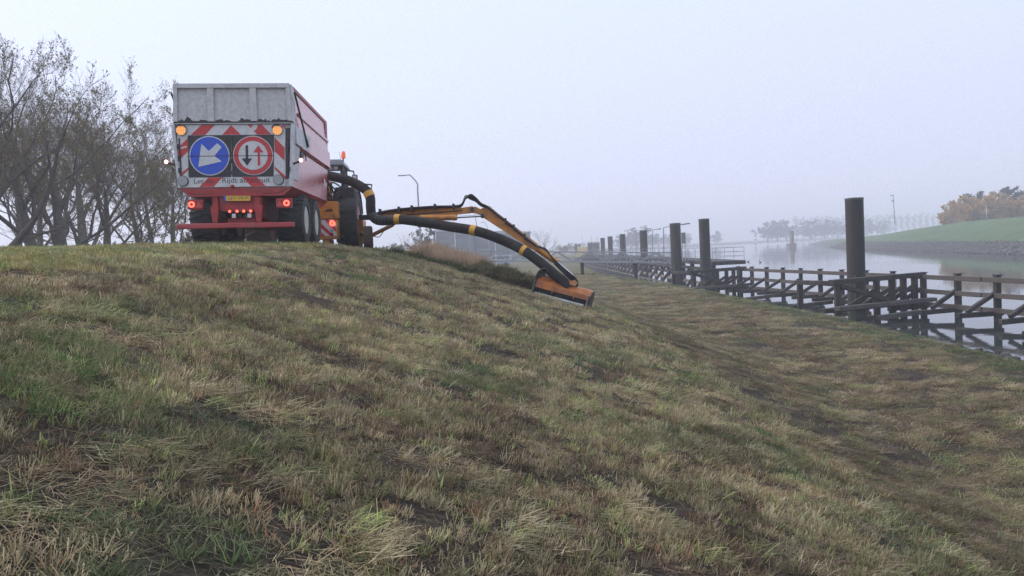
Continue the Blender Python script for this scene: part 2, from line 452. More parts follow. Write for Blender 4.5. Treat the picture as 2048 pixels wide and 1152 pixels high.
# ------------------------------------------------------------------ scatter by geometry nodes (stuff only)
def scatter(name, P, rot, scl, idx, tint, coll):
    me = bpy.data.meshes.new(name); N = len(P)
    me.vertices.add(N); me.vertices.foreach_set('co', np.asarray(P, np.float32).ravel())
    def attr(nm, ty, key, arr):
        a = me.attributes.new(nm, ty, 'POINT'); a.data.foreach_set(key, np.asarray(arr).ravel())
    attr('rot', 'FLOAT_VECTOR', 'vector', np.asarray(rot, np.float32))
    attr('scl', 'FLOAT_VECTOR', 'vector', np.asarray(scl, np.float32))
    attr('idx', 'INT', 'value', np.asarray(idx, np.int32))
    attr('tint', 'FLOAT_COLOR', 'color', np.concatenate([np.asarray(tint, np.float32), np.ones((N, 1), np.float32)], 1))
    o = put(name, me)
    ng = bpy.data.node_groups.new(name + '_nodes', 'GeometryNodeTree')
    ng.interface.new_socket('Geometry', in_out='INPUT', socket_type='NodeSocketGeometry')
    ng.interface.new_socket('Geometry', in_out='OUTPUT', socket_type='NodeSocketGeometry')
    n, l = ng.nodes, ng.links
    gi, go = n.new('NodeGroupInput'), n.new('NodeGroupOutput')
    iop = n.new('GeometryNodeInstanceOnPoints'); ci = n.new('GeometryNodeCollectionInfo')
    ci.inputs['Collection'].default_value = coll; ci.inputs['Separate Children'].default_value = True; ci.inputs['Reset Children'].default_value = True
    def na(nm, ty):
        a = n.new('GeometryNodeInputNamedAttribute'); a.data_type = ty; a.inputs['Name'].default_value = nm; return a.outputs[0]
    e2r = n.new('FunctionNodeEulerToRotation'); l.new(na('rot', 'FLOAT_VECTOR'), e2r.inputs[0])
    l.new(gi.outputs[0], iop.inputs['Points']); l.new(ci.outputs[0], iop.inputs['Instance'])
    iop.inputs['Pick Instance'].default_value = True
    l.new(na('idx', 'INT'), iop.inputs['Instance Index']); l.new(e2r.outputs[0], iop.inputs['Rotation'])
    l.new(na('scl', 'FLOAT_VECTOR'), iop.inputs['Scale'])
    l.new(iop.outputs[0], go.inputs[0])
    md = o.modifiers.new('scatter', 'NODES'); md.node_group = ng
    return o

def blade_material(name, rough=0.7, transl=0.35):
    m = bpy.data.materials.new(name); m.use_nodes = True
    n, l = m.node_tree.nodes, m.node_tree.links; n.clear()
    out = n.new('ShaderNodeOutputMaterial')
    ti = n.new('ShaderNodeAttribute'); ti.attribute_type = 'INSTANCER'; ti.attribute_name = 'tint'
    rn = n.new('ShaderNodeAttribute'); rn.attribute_type = 'GEOMETRY'; rn.attribute_name = 'rnd'
    tn = n.new('ShaderNodeAttribute'); tn.attribute_type = 'GEOMETRY'; tn.attribute_name = 'own'
    mrn = n.new('ShaderNodeMapRange'); mrn.inputs[3].default_value, mrn.inputs[4].default_value = 0.45, 1.5
    l.new(rn.outputs['Fac'], mrn.inputs[0])
    mul = n.new('ShaderNodeMix'); mul.data_type = 'RGBA'; mul.blend_type = 'MULTIPLY'; mul.inputs[0].default_value = 1.0
    l.new(ti.outputs['Color'], mul.inputs[6]); l.new(tn.outputs['Color'], mul.inputs[7])
    hs = n.new('ShaderNodeHueSaturation'); l.new(mul.outputs[2], hs.inputs['Color']); l.new(mrn.outputs[0], hs.inputs['Value'])
    hm = n.new('ShaderNodeMapRange'); hm.inputs[3].default_value, hm.inputs[4].default_value = 0.525, 0.48
    l.new(rn.outputs['Fac'], hm.inputs[0]); l.new(hm.outputs[0], hs.inputs['Hue'])
    pb = n.new('ShaderNodeBsdfPrincipled'); pb.inputs['Roughness'].default_value = rough; pb.inputs['Specular IOR Level'].default_value = 0.25
    tr = n.new('ShaderNodeBsdfTranslucent'); mx = n.new('ShaderNodeMixShader'); mx.inputs[0].default_value = transl
    l.new(hs.outputs[0], pb.inputs['Base Color']); l.new(hs.outputs[0], tr.inputs[0])
    l.new(pb.outputs[0], mx.inputs[1]); l.new(tr.outputs[0], mx.inputs[2]); l.new(mx.outputs[0], out.inputs[0])
    return m
BLADE = blade_material('grass_blade')

def blades(rng, n, c, rad, ln, lean, wid, blunt, curve, bias=None, lift=0.0, levels=3, own=(1, 1, 1), spread=0.0):
    rr = rad * np.sqrt(rng.random(n)); th = rng.random(n) * 2 * np.pi
    base = np.stack([c[0] + rr * np.cos(th), c[1] + rr * np.sin(th), rng.random(n) * lift - 0.012], 1)
    az = rng.random(n) * 2 * np.pi if bias is None else rng.normal(0, bias, n)
    if spread: az = np.where(rng.random(n) < spread, th, az)          # outer blades of a tussock splay outwards
    Ln = rng.uniform(ln[0], ln[1], n); le = np.radians(rng.uniform(lean[0], lean[1], n)); w = rng.uniform(wid[0], wid[1], n)
    tw = rng.random(n) * np.pi if bias is None else rng.uniform(-0.6, 0.6, n) + np.pi / 2 + az
    cv = rng.uniform(0.3, 1.0, n) * curve
    V = []; p = base.copy(); a = le.copy(); rnd = rng.random(n); seg = levels - 1
    for k in range(levels):
        f = k / seg; ww = w * ((1 - 0.35 * f) if blunt else (1 - 0.88 * f ** 1.5)) * 0.5
        off = np.stack([np.cos(tw), np.sin(tw), np.zeros(n)], 1) * ww[:, None]
        V.append(p - off); V.append(p + off)
        d = np.stack([np.sin(a) * np.cos(az), np.sin(a) * np.sin(az), np.cos(a)], 1)
        p = p + d * (Ln / seg)[:, None]; a = np.minimum(a + cv, 1.60)
    V = np.stack(V, 1); nv = V.shape[1]
    b = np.arange(n) * nv
    Q = np.concatenate([np.stack([b + 2 * k, b + 2 * k + 1, b + 2 * k + 3, b + 2 * k + 2], 1) for k in range(seg)])
    return V.reshape(-1, 3), Q, np.repeat(rnd, nv), np.tile(np.array(own, float), (n * nv, 1))

def join_blades(name, parts, m=None):
    off = 0; Vs, Qs, Rs, Os = [], [], [], []
    for V, Q, r, o in parts:
        Vs.append(V); Qs.append(Q + off); Rs.append(r); Os.append(o); off += len(V)
    V = np.concatenate(Vs)
    me = quads_np(name, V, np.concatenate(Qs), m or BLADE, attr=np.concatenate(Rs))
    a = me.attributes.new('own', 'FLOAT_COLOR', 'POINT')
    a.data.foreach_set('color', np.concatenate([np.concatenate(Os), np.ones((len(V), 1))], 1).astype(np.float32).ravel())
    return me

def make_coll(name, meshes):
    c = bpy.data.collections.new(name)
    for i, me in enumerate(meshes):
        o = bpy.data.objects.new('%s_%02d' % (name, i), me); c.objects.link(o)
    return c

TILE = 0.21
def tile(kind, seed):
    rng = np.random.default_rng(seed); out = []
    def spot(): r = TILE * math.sqrt(rng.random()); t = rng.random() * 6.283; return (r * math.cos(t), r * math.sin(t))
    def own():                                                   # each tussock has its own tone: straw, dead brown, a little green
        q = rng.random(); v = rng.uniform(0.60, 1.28)
        return tuple(np.array((1, 1, 1) if q < 0.62 else (0.66, 0.52, 0.47) if q < 0.84 else (0.66, 0.88, 0.55)) * v)
    if kind == 'stubble':
        for k in range(10): out.append(blades(rng, 27, spot(), rng.uniform(0.022, 0.055), (0.03, rng.uniform(0.05, 0.11)), (0, 38), (0.0030, 0.0058), True, 0.14, own=own(), spread=0.6))
        out.append(blades(rng, 70, (0, 0), TILE, (0.04, 0.12), (66, 89), (0.0024, 0.0044), True, 0.2, lift=0.03, own=(0.72, 0.66, 0.62)))
    elif kind == 'thatch':
        for k in range(5): out.append(blades(rng, 34, spot(), 0.09, (0.05, 0.15), (50, 88), (0.0024, 0.0046), True, 0.22, bias=0.7, lift=0.05, own=own()))
        out.append(blades(rng, 70, (0, 0), TILE, (0.05, 0.16), (62, 89), (0.0024, 0.0044), True, 0.2, lift=0.035, own=(0.8, 0.74, 0.68)))
        for k in range(6): out.append(blades(rng, 20, spot(), 0.04, (0.03, 0.075), (0, 40), (0.003, 0.005), True, 0.1, own=own(), spread=0.6))
    elif kind == 'green':
        for k in range(7): out.append(blades(rng, 26, spot(), rng.uniform(0.03, 0.06), (0.04, rng.uniform(0.07, 0.14)), (4, 52), (0.0028, 0.0058), False, 0.35, own=tuple(np.array((1, 1, 1)) * rng.uniform(0.7, 1.25)), spread=0.6))
        out.append(blades(rng, 70, (0, 0), TILE, (0.05, 0.17), (60, 88), (0.0024, 0.0044), False, 0.2, lift=0.03, own=(1.5, 1.15, 1.4)))
    elif kind == 'scalped':
        out.append(blades(rng, 260, (0, 0), TILE, (0.04, 0.16), (70, 90), (0.0022, 0.0042), True, 0.12, bias=0.9, lift=0.02, own=(0.95, 0.85, 0.8)))
        for k in range(6): out.append(blades(rng, 16, spot(), 0.04, (0.02, 0.055), (0, 45), (0.003, 0.005), True, 0.1, own=own(), spread=0.6))
    elif kind == 'bent':
        for k in range(2): out.append(blades(rng, 24, spot(), 0.06, (0.08, 0.20), (24, 70), (0.0026, 0.0048), False, 0.35, bias=0.7, own=own()))
        for k in range(6): out.append(blades(rng, 24, spot(), 0.05, (0.04, 0.11), (0, 36), (0.003, 0.0054), True, 0.14, own=own(), spread=0.6))
    elif kind == 'broad':
        out.append(blades(rng, 6, (0, 0), 0.05, (0.05, 0.13), (8, 55), (0.008, 0.014), False, 0.3, own=(1, 1, 1)))
    return join_blades(kind, out)
KINDS = [('stubble', 5), ('thatch', 5), ('green', 4), ('scalped', 3), ('bent', 3), ('broad', 2)]
K0 = {}; turf = []
for kd, cnt in KINDS:
    K0[kd] = (len(turf), cnt)
    for i in range(cnt): turf.append(tile(kd, 100 * len(turf) + 7))
turf_c = make_coll('turf', turf)

STRAW = np.array([[0.42, 0.355, 0.225], [0.36, 0.31, 0.20], [0.46, 0.39, 0.275], [0.32, 0.27, 0.185], [0.40, 0.315, 0.21]])
GREEN = np.array([[0.115, 0.17, 0.07], [0.15, 0.195, 0.09], [0.09, 0.15, 0.07], [0.21, 0.235, 0.115]])
BROWN = np.array([[0.19, 0.135, 0.095], [0.22, 0.16, 0.11], [0.15, 0.11, 0.08]])

def normals(X, Y, h=0.22):
    dx = (terrain(X + h, Y) - terrain(X - h, Y)) / (2 * h); dy = (terrain(X, Y + h) - terrain(X, Y - h)) / (2 * h)
    nrm = np.stack([-dx, -dy, np.ones_like(dx)], 1); return nrm / np.linalg.norm(nrm, axis=1)[:, None]
def euler_from(nrm, ang):
    """turn by ang about the surface normal, local z along the normal"""
    xa = np.stack([nrm[:, 2], np.zeros(len(nrm)), -nrm[:, 0]], 1); xa /= np.linalg.norm(xa, axis=1)[:, None]
    ya = np.cross(nrm, xa); c, s_ = np.cos(ang)[:, None], np.sin(ang)[:, None]
    x2 = xa * c + ya * s_; y2 = -xa * s_ + ya * c
    return np.stack([np.arctan2(y2[:, 2], nrm[:, 2]), np.arcsin(np.clip(-x2[:, 2], -1, 1)), np.arctan2(x2[:, 1], x2[:, 0])], 1)

def sward(rng, X, Y, size, scalar_keep=1.0):
    s = X - crest_x(Y); e = edge_x(Y)
    bare = fbm(X * 0.8, Y * 2.2, 101, 4)                        # scalped strips down the slope
    green = fbm((X * 0.95 + Y * 0.31) * 0.7, (Y * 0.95 - X * 0.31) * 1.2, 131, 4)
    straw = fbm(X * 1.7, Y * 2.6, 151, 4); clump = fbm(X * 2.0, Y * 2.4, 171, 2)
    top = s < 0.2; berm = s > 6.9
    keep = (s > -9) & (X < e + 0.9) & ~((Y > 22.2) & (s > 0.6) & (s < 5.2) & (Y < 60))
    b = sstep(0.53, 0.64, bare) * np.where(top, 0.1, np.where(berm, 0.3, 0.7))
    keep &= rng.random(len(X)) > b * 0.08
    X, Y, s, e, b, green, straw, clump, top, berm = [q[keep] for q in (X, Y, s, e, b, green, straw, clump, top, berm)]
    n = len(X)
    edge = sstep(-1.4, -0.4, X - e)
    gr = sstep(0.57, 0.71, green) * np.where(berm, 0.5, 0.62) + edge * 0.9
    toe_ = np.exp(-((s - 6.5) / 0.55) ** 2) * sstep(0.40, 0.58, fbm(X * 0.8, Y * 0.5, 241, 3)); gr = gr + 0.6 * toe_
    gr = np.where(top, sstep(0.42, 0.62, green) * 0.75 + 0.10, gr)
    gr = np.clip(gr + 0.65 * np.exp(-((s - 0.8) / 0.6) ** 2) * sstep(0.45, 0.6, fbm(X * 0.45, Y * 0.4, 211, 3)), 0, 1)
    r = rng.random(n); r2 = rng.random(n)
    lying = np.where(berm, 0.72, np.where(top, 0.15, 0.20))
    kd = np.where(r2 < lying, 1, 0)
    kd = np.where((rng.random(n) < 0.10 * sstep(0.45, 0.62, clump)) & ~berm, 4, kd)
    kd = np.where(rng.random(n) < b * 0.75, 3, kd)
    kd = np.where(r < gr * 0.7, 2, kd)
    st = np.array([K0[k][0] for k, _ in KINDS]); cn = np.array([K0[k][1] for k, _ in KINDS])
    idx = st[kd] + (rng.random(n) * cn[kd]).astype(int)
    tint = (0.45 * STRAW[rng.integers(0, 5, n)] + 0.55 * STRAW.mean(0)) * (0.86 + 0.45 * sstep(0.3, 0.7, straw))[:, None]
    tint = tint * np.where(berm[:, None], np.array([0.86, 0.82, 0.77]), np.array([1.06, 1.08, 1.0]))
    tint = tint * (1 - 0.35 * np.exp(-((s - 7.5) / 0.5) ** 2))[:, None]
    dead = (rng.random(n) < 0.06 + 0.35 * b + 0.14 * sstep(0.52, 0.38, straw)) & ~top
    tint = np.where(dead[:, None], BROWN[rng.integers(0, 3, n)], tint)
    mg = np.clip(gr * 0.75, 0, 0.8)[:, None]
    tint = tint * (1 - 0.5 * mg) + GREEN[3] * 0.5 * mg
    tint = np.where((kd == 2)[:, None], GREEN[rng.integers(0, 4, n)] * (0.75 + 0.5 * rng.random(n))[:, None] * np.where(s[:, None] < 2.2, np.array([0.95, 1.1, 0.9]), 1.0), tint)
    tint = np.where((top & (kd != 2) & (rng.random(n) < 0.6))[:, None], np.array([0.42, 0.37, 0.16]) * (0.75 + 0.45 * rng.random(n))[:, None], tint)
    ang = rng.normal(0, 0.8, n) + np.where(top, rng.random(n) * 6.28, 0)
    ang = np.where((kd == 0) | (kd == 2), rng.random(n) * 6.28, ang)
    rot = euler_from(normals(X, Y), ang)
    sc = size * rng.uniform(0.8, 1.2, n)
    hz = 0.88 * sc * np.where(berm, 0.75, 1.0) * np.where(top, 0.85, 1.0) * rng.uniform(0.7, 1.2, n) / max(1.0, size ** 0.45)
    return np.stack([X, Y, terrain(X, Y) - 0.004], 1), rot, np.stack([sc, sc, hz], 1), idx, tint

rng = np.random.default_rng(7)
def wedge(n, y0, y1):
    Y = np.sqrt(rng.random(n) * (y1 ** 2 - y0 ** 2) + y0 ** 2)
    return (rng.random(n) * 2 - 1) * (0.78 * Y + 1.5), Y
bands = []
for (y0, y1, size, cover) in ((0.7, 8, 0.9, 4.8), (8, 18, 1.25, 3.0), (18, 36, 1.75, 2.5), (36, 80, 2.9, 2.0)):
    area = 0.78 * (y1 ** 2 - y0 ** 2) + 3.0 * (y1 - y0)
    bands.append(sward(rng, *wedge(int(area / (3.14 * (TILE * size) ** 2) * cover), y0, y1), size))
P, rot, scl, idx, tint = [np.concatenate([p[k] for p in bands]) for k in range(5)]
X, Y = wedge(700, 1.2, 12); nb_ = len(X)                        # the odd broad leaf
P = np.concatenate([P, np.stack([X, Y, terrain(X, Y)], 1)]); rot = np.concatenate([rot, euler_from(normals(X, Y), rng.random(nb_) * 6.28)])
scl = np.concatenate([scl, np.repeat(rng.uniform(0.6, 1.1, nb_)[:, None], 3, 1)]); idx = np.concatenate([idx, K0['broad'][0] + rng.integers(0, 2, nb_)])
tint = np.concatenate([tint, np.array([0.24, 0.31, 0.13]) * rng.uniform(0.7, 1.3, nb_)[:, None]])
print('GRASS tiles', len(P))
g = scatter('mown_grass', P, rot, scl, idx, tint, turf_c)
tag(g, 'mown straw coloured grass with green patches covering the dike slope', 'grass', kind='stuff')

# ------------------------------------------------------------------ materials of the machines
red_m = mat('red_paint', (0.42, 0.028, 0.030), 0.35, var=0.22, scale=3, bump=0.04, bscale=25, dirt=(0.16, 0.09, 0.075), dirt_amt=0.55, dirt_scale=2.2, coat=0.35)
pink_m = mat('faded_red_paint', (0.50, 0.050, 0.060), 0.26, var=0.25, scale=1.5, bump=0.05, bscale=8, dirt=(0.30, 0.13, 0.13), dirt_amt=0.5, dirt_scale=1.6, coat=0.6)
chassis_m = mat('chassis_red', (0.40, 0.025, 0.022), 0.45, var=0.3, scale=5, bump=0.08, dirt=(0.055, 0.040, 0.034), dirt_amt=0.85, dirt_scale=4.5)
grey_m = mat('gate_grey', (0.55, 0.54, 0.53), 0.55, var=0.16, scale=9, bump=0.12, bscale=40, dirt=(0.20, 0.19, 0.18), dirt_amt=0.5, dirt_scale=14)
white_m = mat('worn_white', (0.56, 0.57, 0.58), 0.45, var=0.12, scale=6, bump=0.05, dirt=(0.22, 0.20, 0.18), dirt_amt=0.6, dirt_scale=5)
refl_white = mat('reflective_white', (0.62, 0.62, 0.62), 0.4, var=0.10, scale=40, dirt=(0.33, 0.32, 0.30), dirt_amt=0.5, dirt_scale=9)
refl_red = mat('reflective_red', (0.55, 0.030, 0.030), 0.4, var=0.15, scale=30, dirt=(0.26, 0.06, 0.05), dirt_amt=0.5, dirt_scale=9)
sign_blue = mat('sign_blue', (0.012, 0.075, 0.52), 0.35, var=0.10, scale=10)
black_m = mat('black_plate', (0.018, 0.018, 0.020), 0.5, var=0.3, scale=8, dirt=(0.06, 0.055, 0.05), dirt_amt=0.6, dirt_scale=6)
dark_m = mat('dark_steel', (0.035, 0.034, 0.036), 0.5, var=0.3, scale=8, dirt=(0.09, 0.075, 0.06), dirt_amt=0.6, dirt_scale=5)
tyre_m = mat('tyre_rubber', (0.022, 0.022, 0.024), 0.75, var=0.3, scale=9, bump=0.15, dirt=(0.085, 0.072, 0.058), dirt_amt=0.7, dirt_scale=4)
mudtyre_m = mat('muddy_rubber', (0.085, 0.060, 0.045), 0.85, var=0.35, scale=7, bump=0.3, dirt=(0.03, 0.027, 0.025), dirt_amt=0.8, dirt_scale=4)
rim_m = mat('rim_cream', (0.55, 0.55, 0.50), 0.45, var=0.15, scale=6, dirt=(0.25, 0.21, 0.16), dirt_amt=0.6, dirt_scale=5)
yellow_m = mat('machine_orange', (0.58, 0.235, 0.025), 0.45, var=0.15, scale=4, bump=0.04, dirt=(0.15, 0.075, 0.035), dirt_amt=0.85, dirt_scale=4.5, coat=0.1)
rust_m = mat('worn_orange', (0.40, 0.125, 0.018), 0.55, var=0.3, scale=5, bump=0.1, dirt=(0.075, 0.040, 0.025), dirt_amt=0.9, dirt_scale=4)
pipe_m = mat('suction_pipe_rubber', (0.018, 0.016, 0.016), 0.68, var=0.25, scale=5, bump=0.06, dirt=(0.065, 0.053, 0.045), dirt_amt=0.55, dirt_scale=2.5, spec=0.2)
band_m = mat('band_yellow', (0.66, 0.33, 0.03), 0.5, var=0.15, scale=8, dirt=(0.30, 0.19, 0.06), dirt_amt=0.6, dirt_scale=8)
chrome_m = mat('chrome_rod', (0.62, 0.63, 0.66), 0.18, metal=1.0, var=0.05)
hose_m = mat('hydraulic_hose', (0.020, 0.020, 0.023), 0.4, var=0.3, scale=10)
plate_y = mat('plate_yellow', (0.72, 0.42, 0.045), 0.4, var=0.08, scale=20, dirt=(0.4, 0.26, 0.05), dirt_amt=0.4)
ink_m = mat('black_ink', (0.014, 0.014, 0.014), 0.5, var=0.1)
lens_grey = mat('lamp_grey', (0.32, 0.33, 0.34), 0.3, var=0.1, scale=20)
lens_red = mat('lamp_red_lens', (0.30, 0.012, 0.012), 0.25, var=0.1)
glow_red = mat('lamp_red_lit', (0.6, 0.05, 0.04), 0.4, var=0.05, emit=(1.0, 0.10, 0.06), estr=2.2)
glow_pink = mat('lamp_marker_lit', (0.7, 0.3, 0.25), 0.4, var=0.05, emit=(1.0, 0.32, 0.25), estr=5.0)
glow_amber = mat('lamp_amber_lit', (0.8, 0.4, 0.08), 0.4, var=0.05, emit=(1.0, 0.36, 0.05), estr=0.7)
glass_m = mat('cab_glass', (0.10, 0.12, 0.13), 0.06, var=0.05, spec=0.8)

# ------------------------------------------------------------------ the tipping trailer
TY = 16.7
TS = F_PX / TY                                                # photo pixels to a metre on the tailgate's plane
tx = at(476, 487, TY).x
t_rot = Matrix.Rotation(R(4.3), 3, 'Z') @ Matrix.Rotation(R(1.6), 3, 'Y')
tr = thing('dump_trailer', 'red tipping trailer with grey tailgate, traffic signs and striped rear panel', 'trailer', (tx, TY, tz(tx, TY + 1.5) + 0.01), t_rot)
def L(px, py):
    return ((px - (476 - (487 - py) * 0.042)) / TS, (487 - py) / TS)
def Z1(x, y): return L(320 + x / 5.689, 150 + y / 5.689)
def Z2(x, y): return L(330 + x / 4.452, 330 + y / 4.452)
AX, AZ = (1, 0, 0), (0, 0, 1)
def plate(mb, poly, y, t): mb.prism(poly, AX, AZ, (0, y, 0), (0, t, 0)); return mb

BL = 4.75
# hopper body: side walls, floor, front wall
for sgn, nm in ((-1, 'side_wall'), (1, 'side_wall')):
    m = MB()
    def wall(x_b, z_b, x_t, z_t, th, y0=0.0, y1=BL):
        m.prism([(x_b * sgn, z_b), (x_t * sgn, z_t), ((x_t - th) * sgn, z_t), ((x_b - th) * sgn, z_b)], AX, AZ, (0, y0, 0), (0, y1 - y0, 0))
    wall(1.16, 1.25, 1.215, 2.12, 0.06, 0.03)
    sw = m.build(nm, pink_m, tr, bevel=0.01)
    m = MB(); m.prism([(1.215 * sgn, 2.10), (1.284 * sgn, 2.17), (1.284 * sgn, 2.583), (1.20 * sgn, 2.583), (1.20 * sgn, 2.10)], AX, AZ, (0, 0.70, 0), (0, BL - 0.68, 0))
    m.build('side_rib', red_m if sgn < 0 else pink_m, sw, bevel=0.008)
    m = MB(); m.prism([(0.10, 2.18), (1.72, 2.18), (1.86, 2.57), (0.10, 2.57)], (0, 1, 0), AZ, (1.286 * sgn, 0, 0), (0.004 * sgn, 0, 0)); m.build('corner_panel', white_m, sw)
    m = MB(); m.prism([(1.19 * sgn, 1.42), (1.245 * sgn, 2.18), (1.285 * sgn, 2.18), (1.285 * sgn, 2.58), (1.20 * sgn, 2.58), (1.12 * sgn, 1.42)], AX, AZ, (0, 0.10, 0), (0, 0.60, 0)); m.build('corner_box', white_m, sw, bevel=0.01)
    # raised topper along the side
    m = MB(); m.prism([(1.245 * sgn, 2.60), (1.205 * sgn, 3.36), (1.165 * sgn, 3.36), (1.20 * sgn, 2.60)], AX, AZ, (0, 0.32, 0), (0, BL - 0.32, 0))
    tp = m.build('topper_side', pink_m, tr, bevel=0.008)
    m = MB(); m.bx(1.15 * sgn, 1.23 * sgn, 0.30, BL + 0.02, 3.35, 3.44); m.bx(1.17 * sgn, 1.235 * sgn, BL - 0.30, BL + 0.015, 2.7, 3.36)
    m.build('top_rail', chassis_m, tp, bevel=0.012)
    m = MB(); m.prism([(0.005, 2.60), (0.36, 2.60), (0.36, 3.30), (0.16, 3.43), (0.005, 3.43)], (0, 1, 0), AZ, (1.235 * sgn, 0, 0), (-0.07 * sgn, 0, 0))
    m.build('rear_gusset', white_m, tp, bevel=0.008)
    m = MB(); m.bx(1.22 * sgn, 1.262 * sgn, 0.62, BL, 2.86, 2.93); m.build('waist_rib', pink_m, tp, bevel=0.01)
    m = MB(); m.tube([(1.285 * sgn, 0.05, 3.27), (1.30 * sgn, 0.85, 2.66), (1.305 * sgn, 1.30, 2.30)], 0.022, 8)
    m.tube([(1.305 * sgn, 1.15, 2.42), (1.305 * sgn, 1.32, 2.28)], 0.034, 8)
    m.build('gate_strut', dark_m, tr, smooth=True)
    m = MB(); m.tube(spline([(1.30 * sgn, 0.60, 2.12), (1.36 * sgn, 0.66, 1.98), (1.34 * sgn, 0.85, 1.90), (1.31 * sgn, 1.0, 2.0), (1.29 * sgn, 1.0, 2.12)], 6), 0.012, 6)
    m.build('cable_loop', hose_m, tr, smooth=True)
    m = MB(); m.bx(1.20 * sgn, 1.27 * sgn, 0.72, 1.0, 1.99, 2.09); m.build('hinge_pocket', dark_m, tr)
    # rubber stalk with marker lamp
    m = MB(); m.tube([(1.20 * sgn, 0.05, 1.74), (1.30 * sgn, -0.03, 1.76), (1.38 * sgn, -0.06, 1.79)], [0.03, 0.022, 0.026], 8)
    st = m.build('marker_stalk', black_m, tr, smooth=True)
    m = MB(); m.ico((1.40 * sgn, -0.075, 1.80), 0.040, 2); m.build('marker_lamp', glow_pink, st, smooth=True)
m = MB()
m.prism([(-1.20, 1.25), (-0.98, 1.06), (0.98, 1.06), (1.20, 1.25), (1.14, 1.28), (-1.14, 1.28)], AX, AZ, (0, 0.02, 0), (0, BL - 0.02, 0))
m.build('belly', red_m, tr, bevel=0.01)
m = MB(); m.prism([(-1.16, 1.26), (1.16, 1.26), (1.2, 3.36), (-1.2, 3.36)], AX, AZ, (0, BL - 0.06, 0), (0, 0.06, 0)); m.build('front_wall', pink_m, tr)
m = MB(); m.box((1.235, 4.05, 1.72), (0.006, 0.20, 0.16), Matrix.Rotation(R(-3.6), 3, 'Y')); m.build('sticker', white_m, tr)
for k in range(4):
    m = MB(); m.box((1.2865, 1.1 + k * 0.17, 2.40), (0.003, 0.10, 0.10 - 0.02 * (k % 2))); m.build('side_mark', mat('faded_blue', (0.30, 0.34, 0.46), 0.5), tr)

# topper gate at the back: frame with three sunken panels
gz0, gz1 = 2.645, 3.43
tg = MB(); tg.prism([(-1.235, gz0), (1.235, gz0), (1.20, gz1), (-1.20, gz1)], AX, AZ, (0, -0.005, 0), (0, 0.03, 0))
tgo = tg.build('topper_gate', grey_m, tr)
for (a, b, c, d) in ((-1.235, -1.145, -1.20, -1.125), (-0.52, -0.385, -0.515, -0.38), (0.375, 0.51, 0.365, 0.50), (1.145, 1.235, 1.125, 1.20)):
    m = MB(); m.prism([(a, gz0), (b, gz0), (d, gz1 - 0.0), (c, gz1 - 0.0)], AX, AZ, (0, -0.065, 0), (0, 0.058, 0)); m.build('gate_rib', grey_m, tgo, bevel=0.006)
m = MB(); m.prism([(-1.203, gz1 - 0.085), (1.203, gz1 - 0.085), (1.20, gz1 + 0.012), (-1.20, gz1 + 0.012)], AX, AZ, (0, -0.072, 0), (0, 0.075, 0)); m.build('gate_top_beam', grey_m, tgo, bevel=0.006)
m = MB(); rng_ = random.Random(4)     # grime and plant bits caught along the sill
def grime(x0, x1, h):
    k = 9; top = [(x0 + (x1 - x0) * i / k, gz0 + 0.012 + h * rng_.random() * (1.2 - abs(i / k - 0.35))) for i in range(k + 1)]
    plate(m, [(x0, gz0 + 0.002)] + top + [(x1, gz0 + 0.002)], -0.012, 0.005)
for a in ((-1.14, -0.86, 0.13), (-0.86, -0.53, 0.04), (-0.38, -0.05, 0.04), (0.1, 0.37, 0.06), (0.51, 0.75, 0.07), (0.80, 1.14, 0.06)): grime(*a)
tag(m.build('grime', mat('grime', (0.055, 0.050, 0.042), 0.9, var=0.4, scale=20, bump=0.3), tgo), kind='stuff')
m = MB(); m.bx(-1.24, 1.24, -0.03, 0.12, 2.585, 2.645); m.build('gate_sill', black_m, tr)
m = MB(); m.bx(-1.225, 1.225, -0.075, -0.04, 2.59, 2.605); m.build('sill_lip', grey_m, tr)

# lower gate
lg = MB(); lg.prism([(-1.14, 1.25), (1.14, 1.25), (1.18, 2.58), (-1.18, 2.58)], AX, AZ, (0, 0.0, 0), (0, 0.06, 0))
lgo = lg.build('tailgate', grey_m, tr)
for s in (-1, 1):
    m = MB(); m.prism([(1.19 * s, 1.25), (1.13 * s, 1.25), (1.205 * s, 2.585), (1.28 * s, 2.585)], AX, AZ, (0, -0.06, 0), (0, 0.17, 0)); m.build('gate_post', white_m, tr, bevel=0.008)
    m = MB(); m.prism([(1.125 * s, 1.42), (1.05 * s, 1.42), (1.09 * s, 2.50), (1.20 * s, 2.50)], AX, AZ, (0, -0.012, 0), (0, 0.01, 0)); m.build('gate_channel', dark_m, tr)
    m = MB()
    for zz in (1.62, 1.88, 2.12): m.box((1.14 * s, -0.045, zz), (0.05, 0.07, 0.10))
    m.tube([(1.115 * s, -0.04, 1.5), (1.13 * s, -0.04, 2.3)], 0.016, 8); m.build('gate_latch', black_m, tr, bevel=0.006)
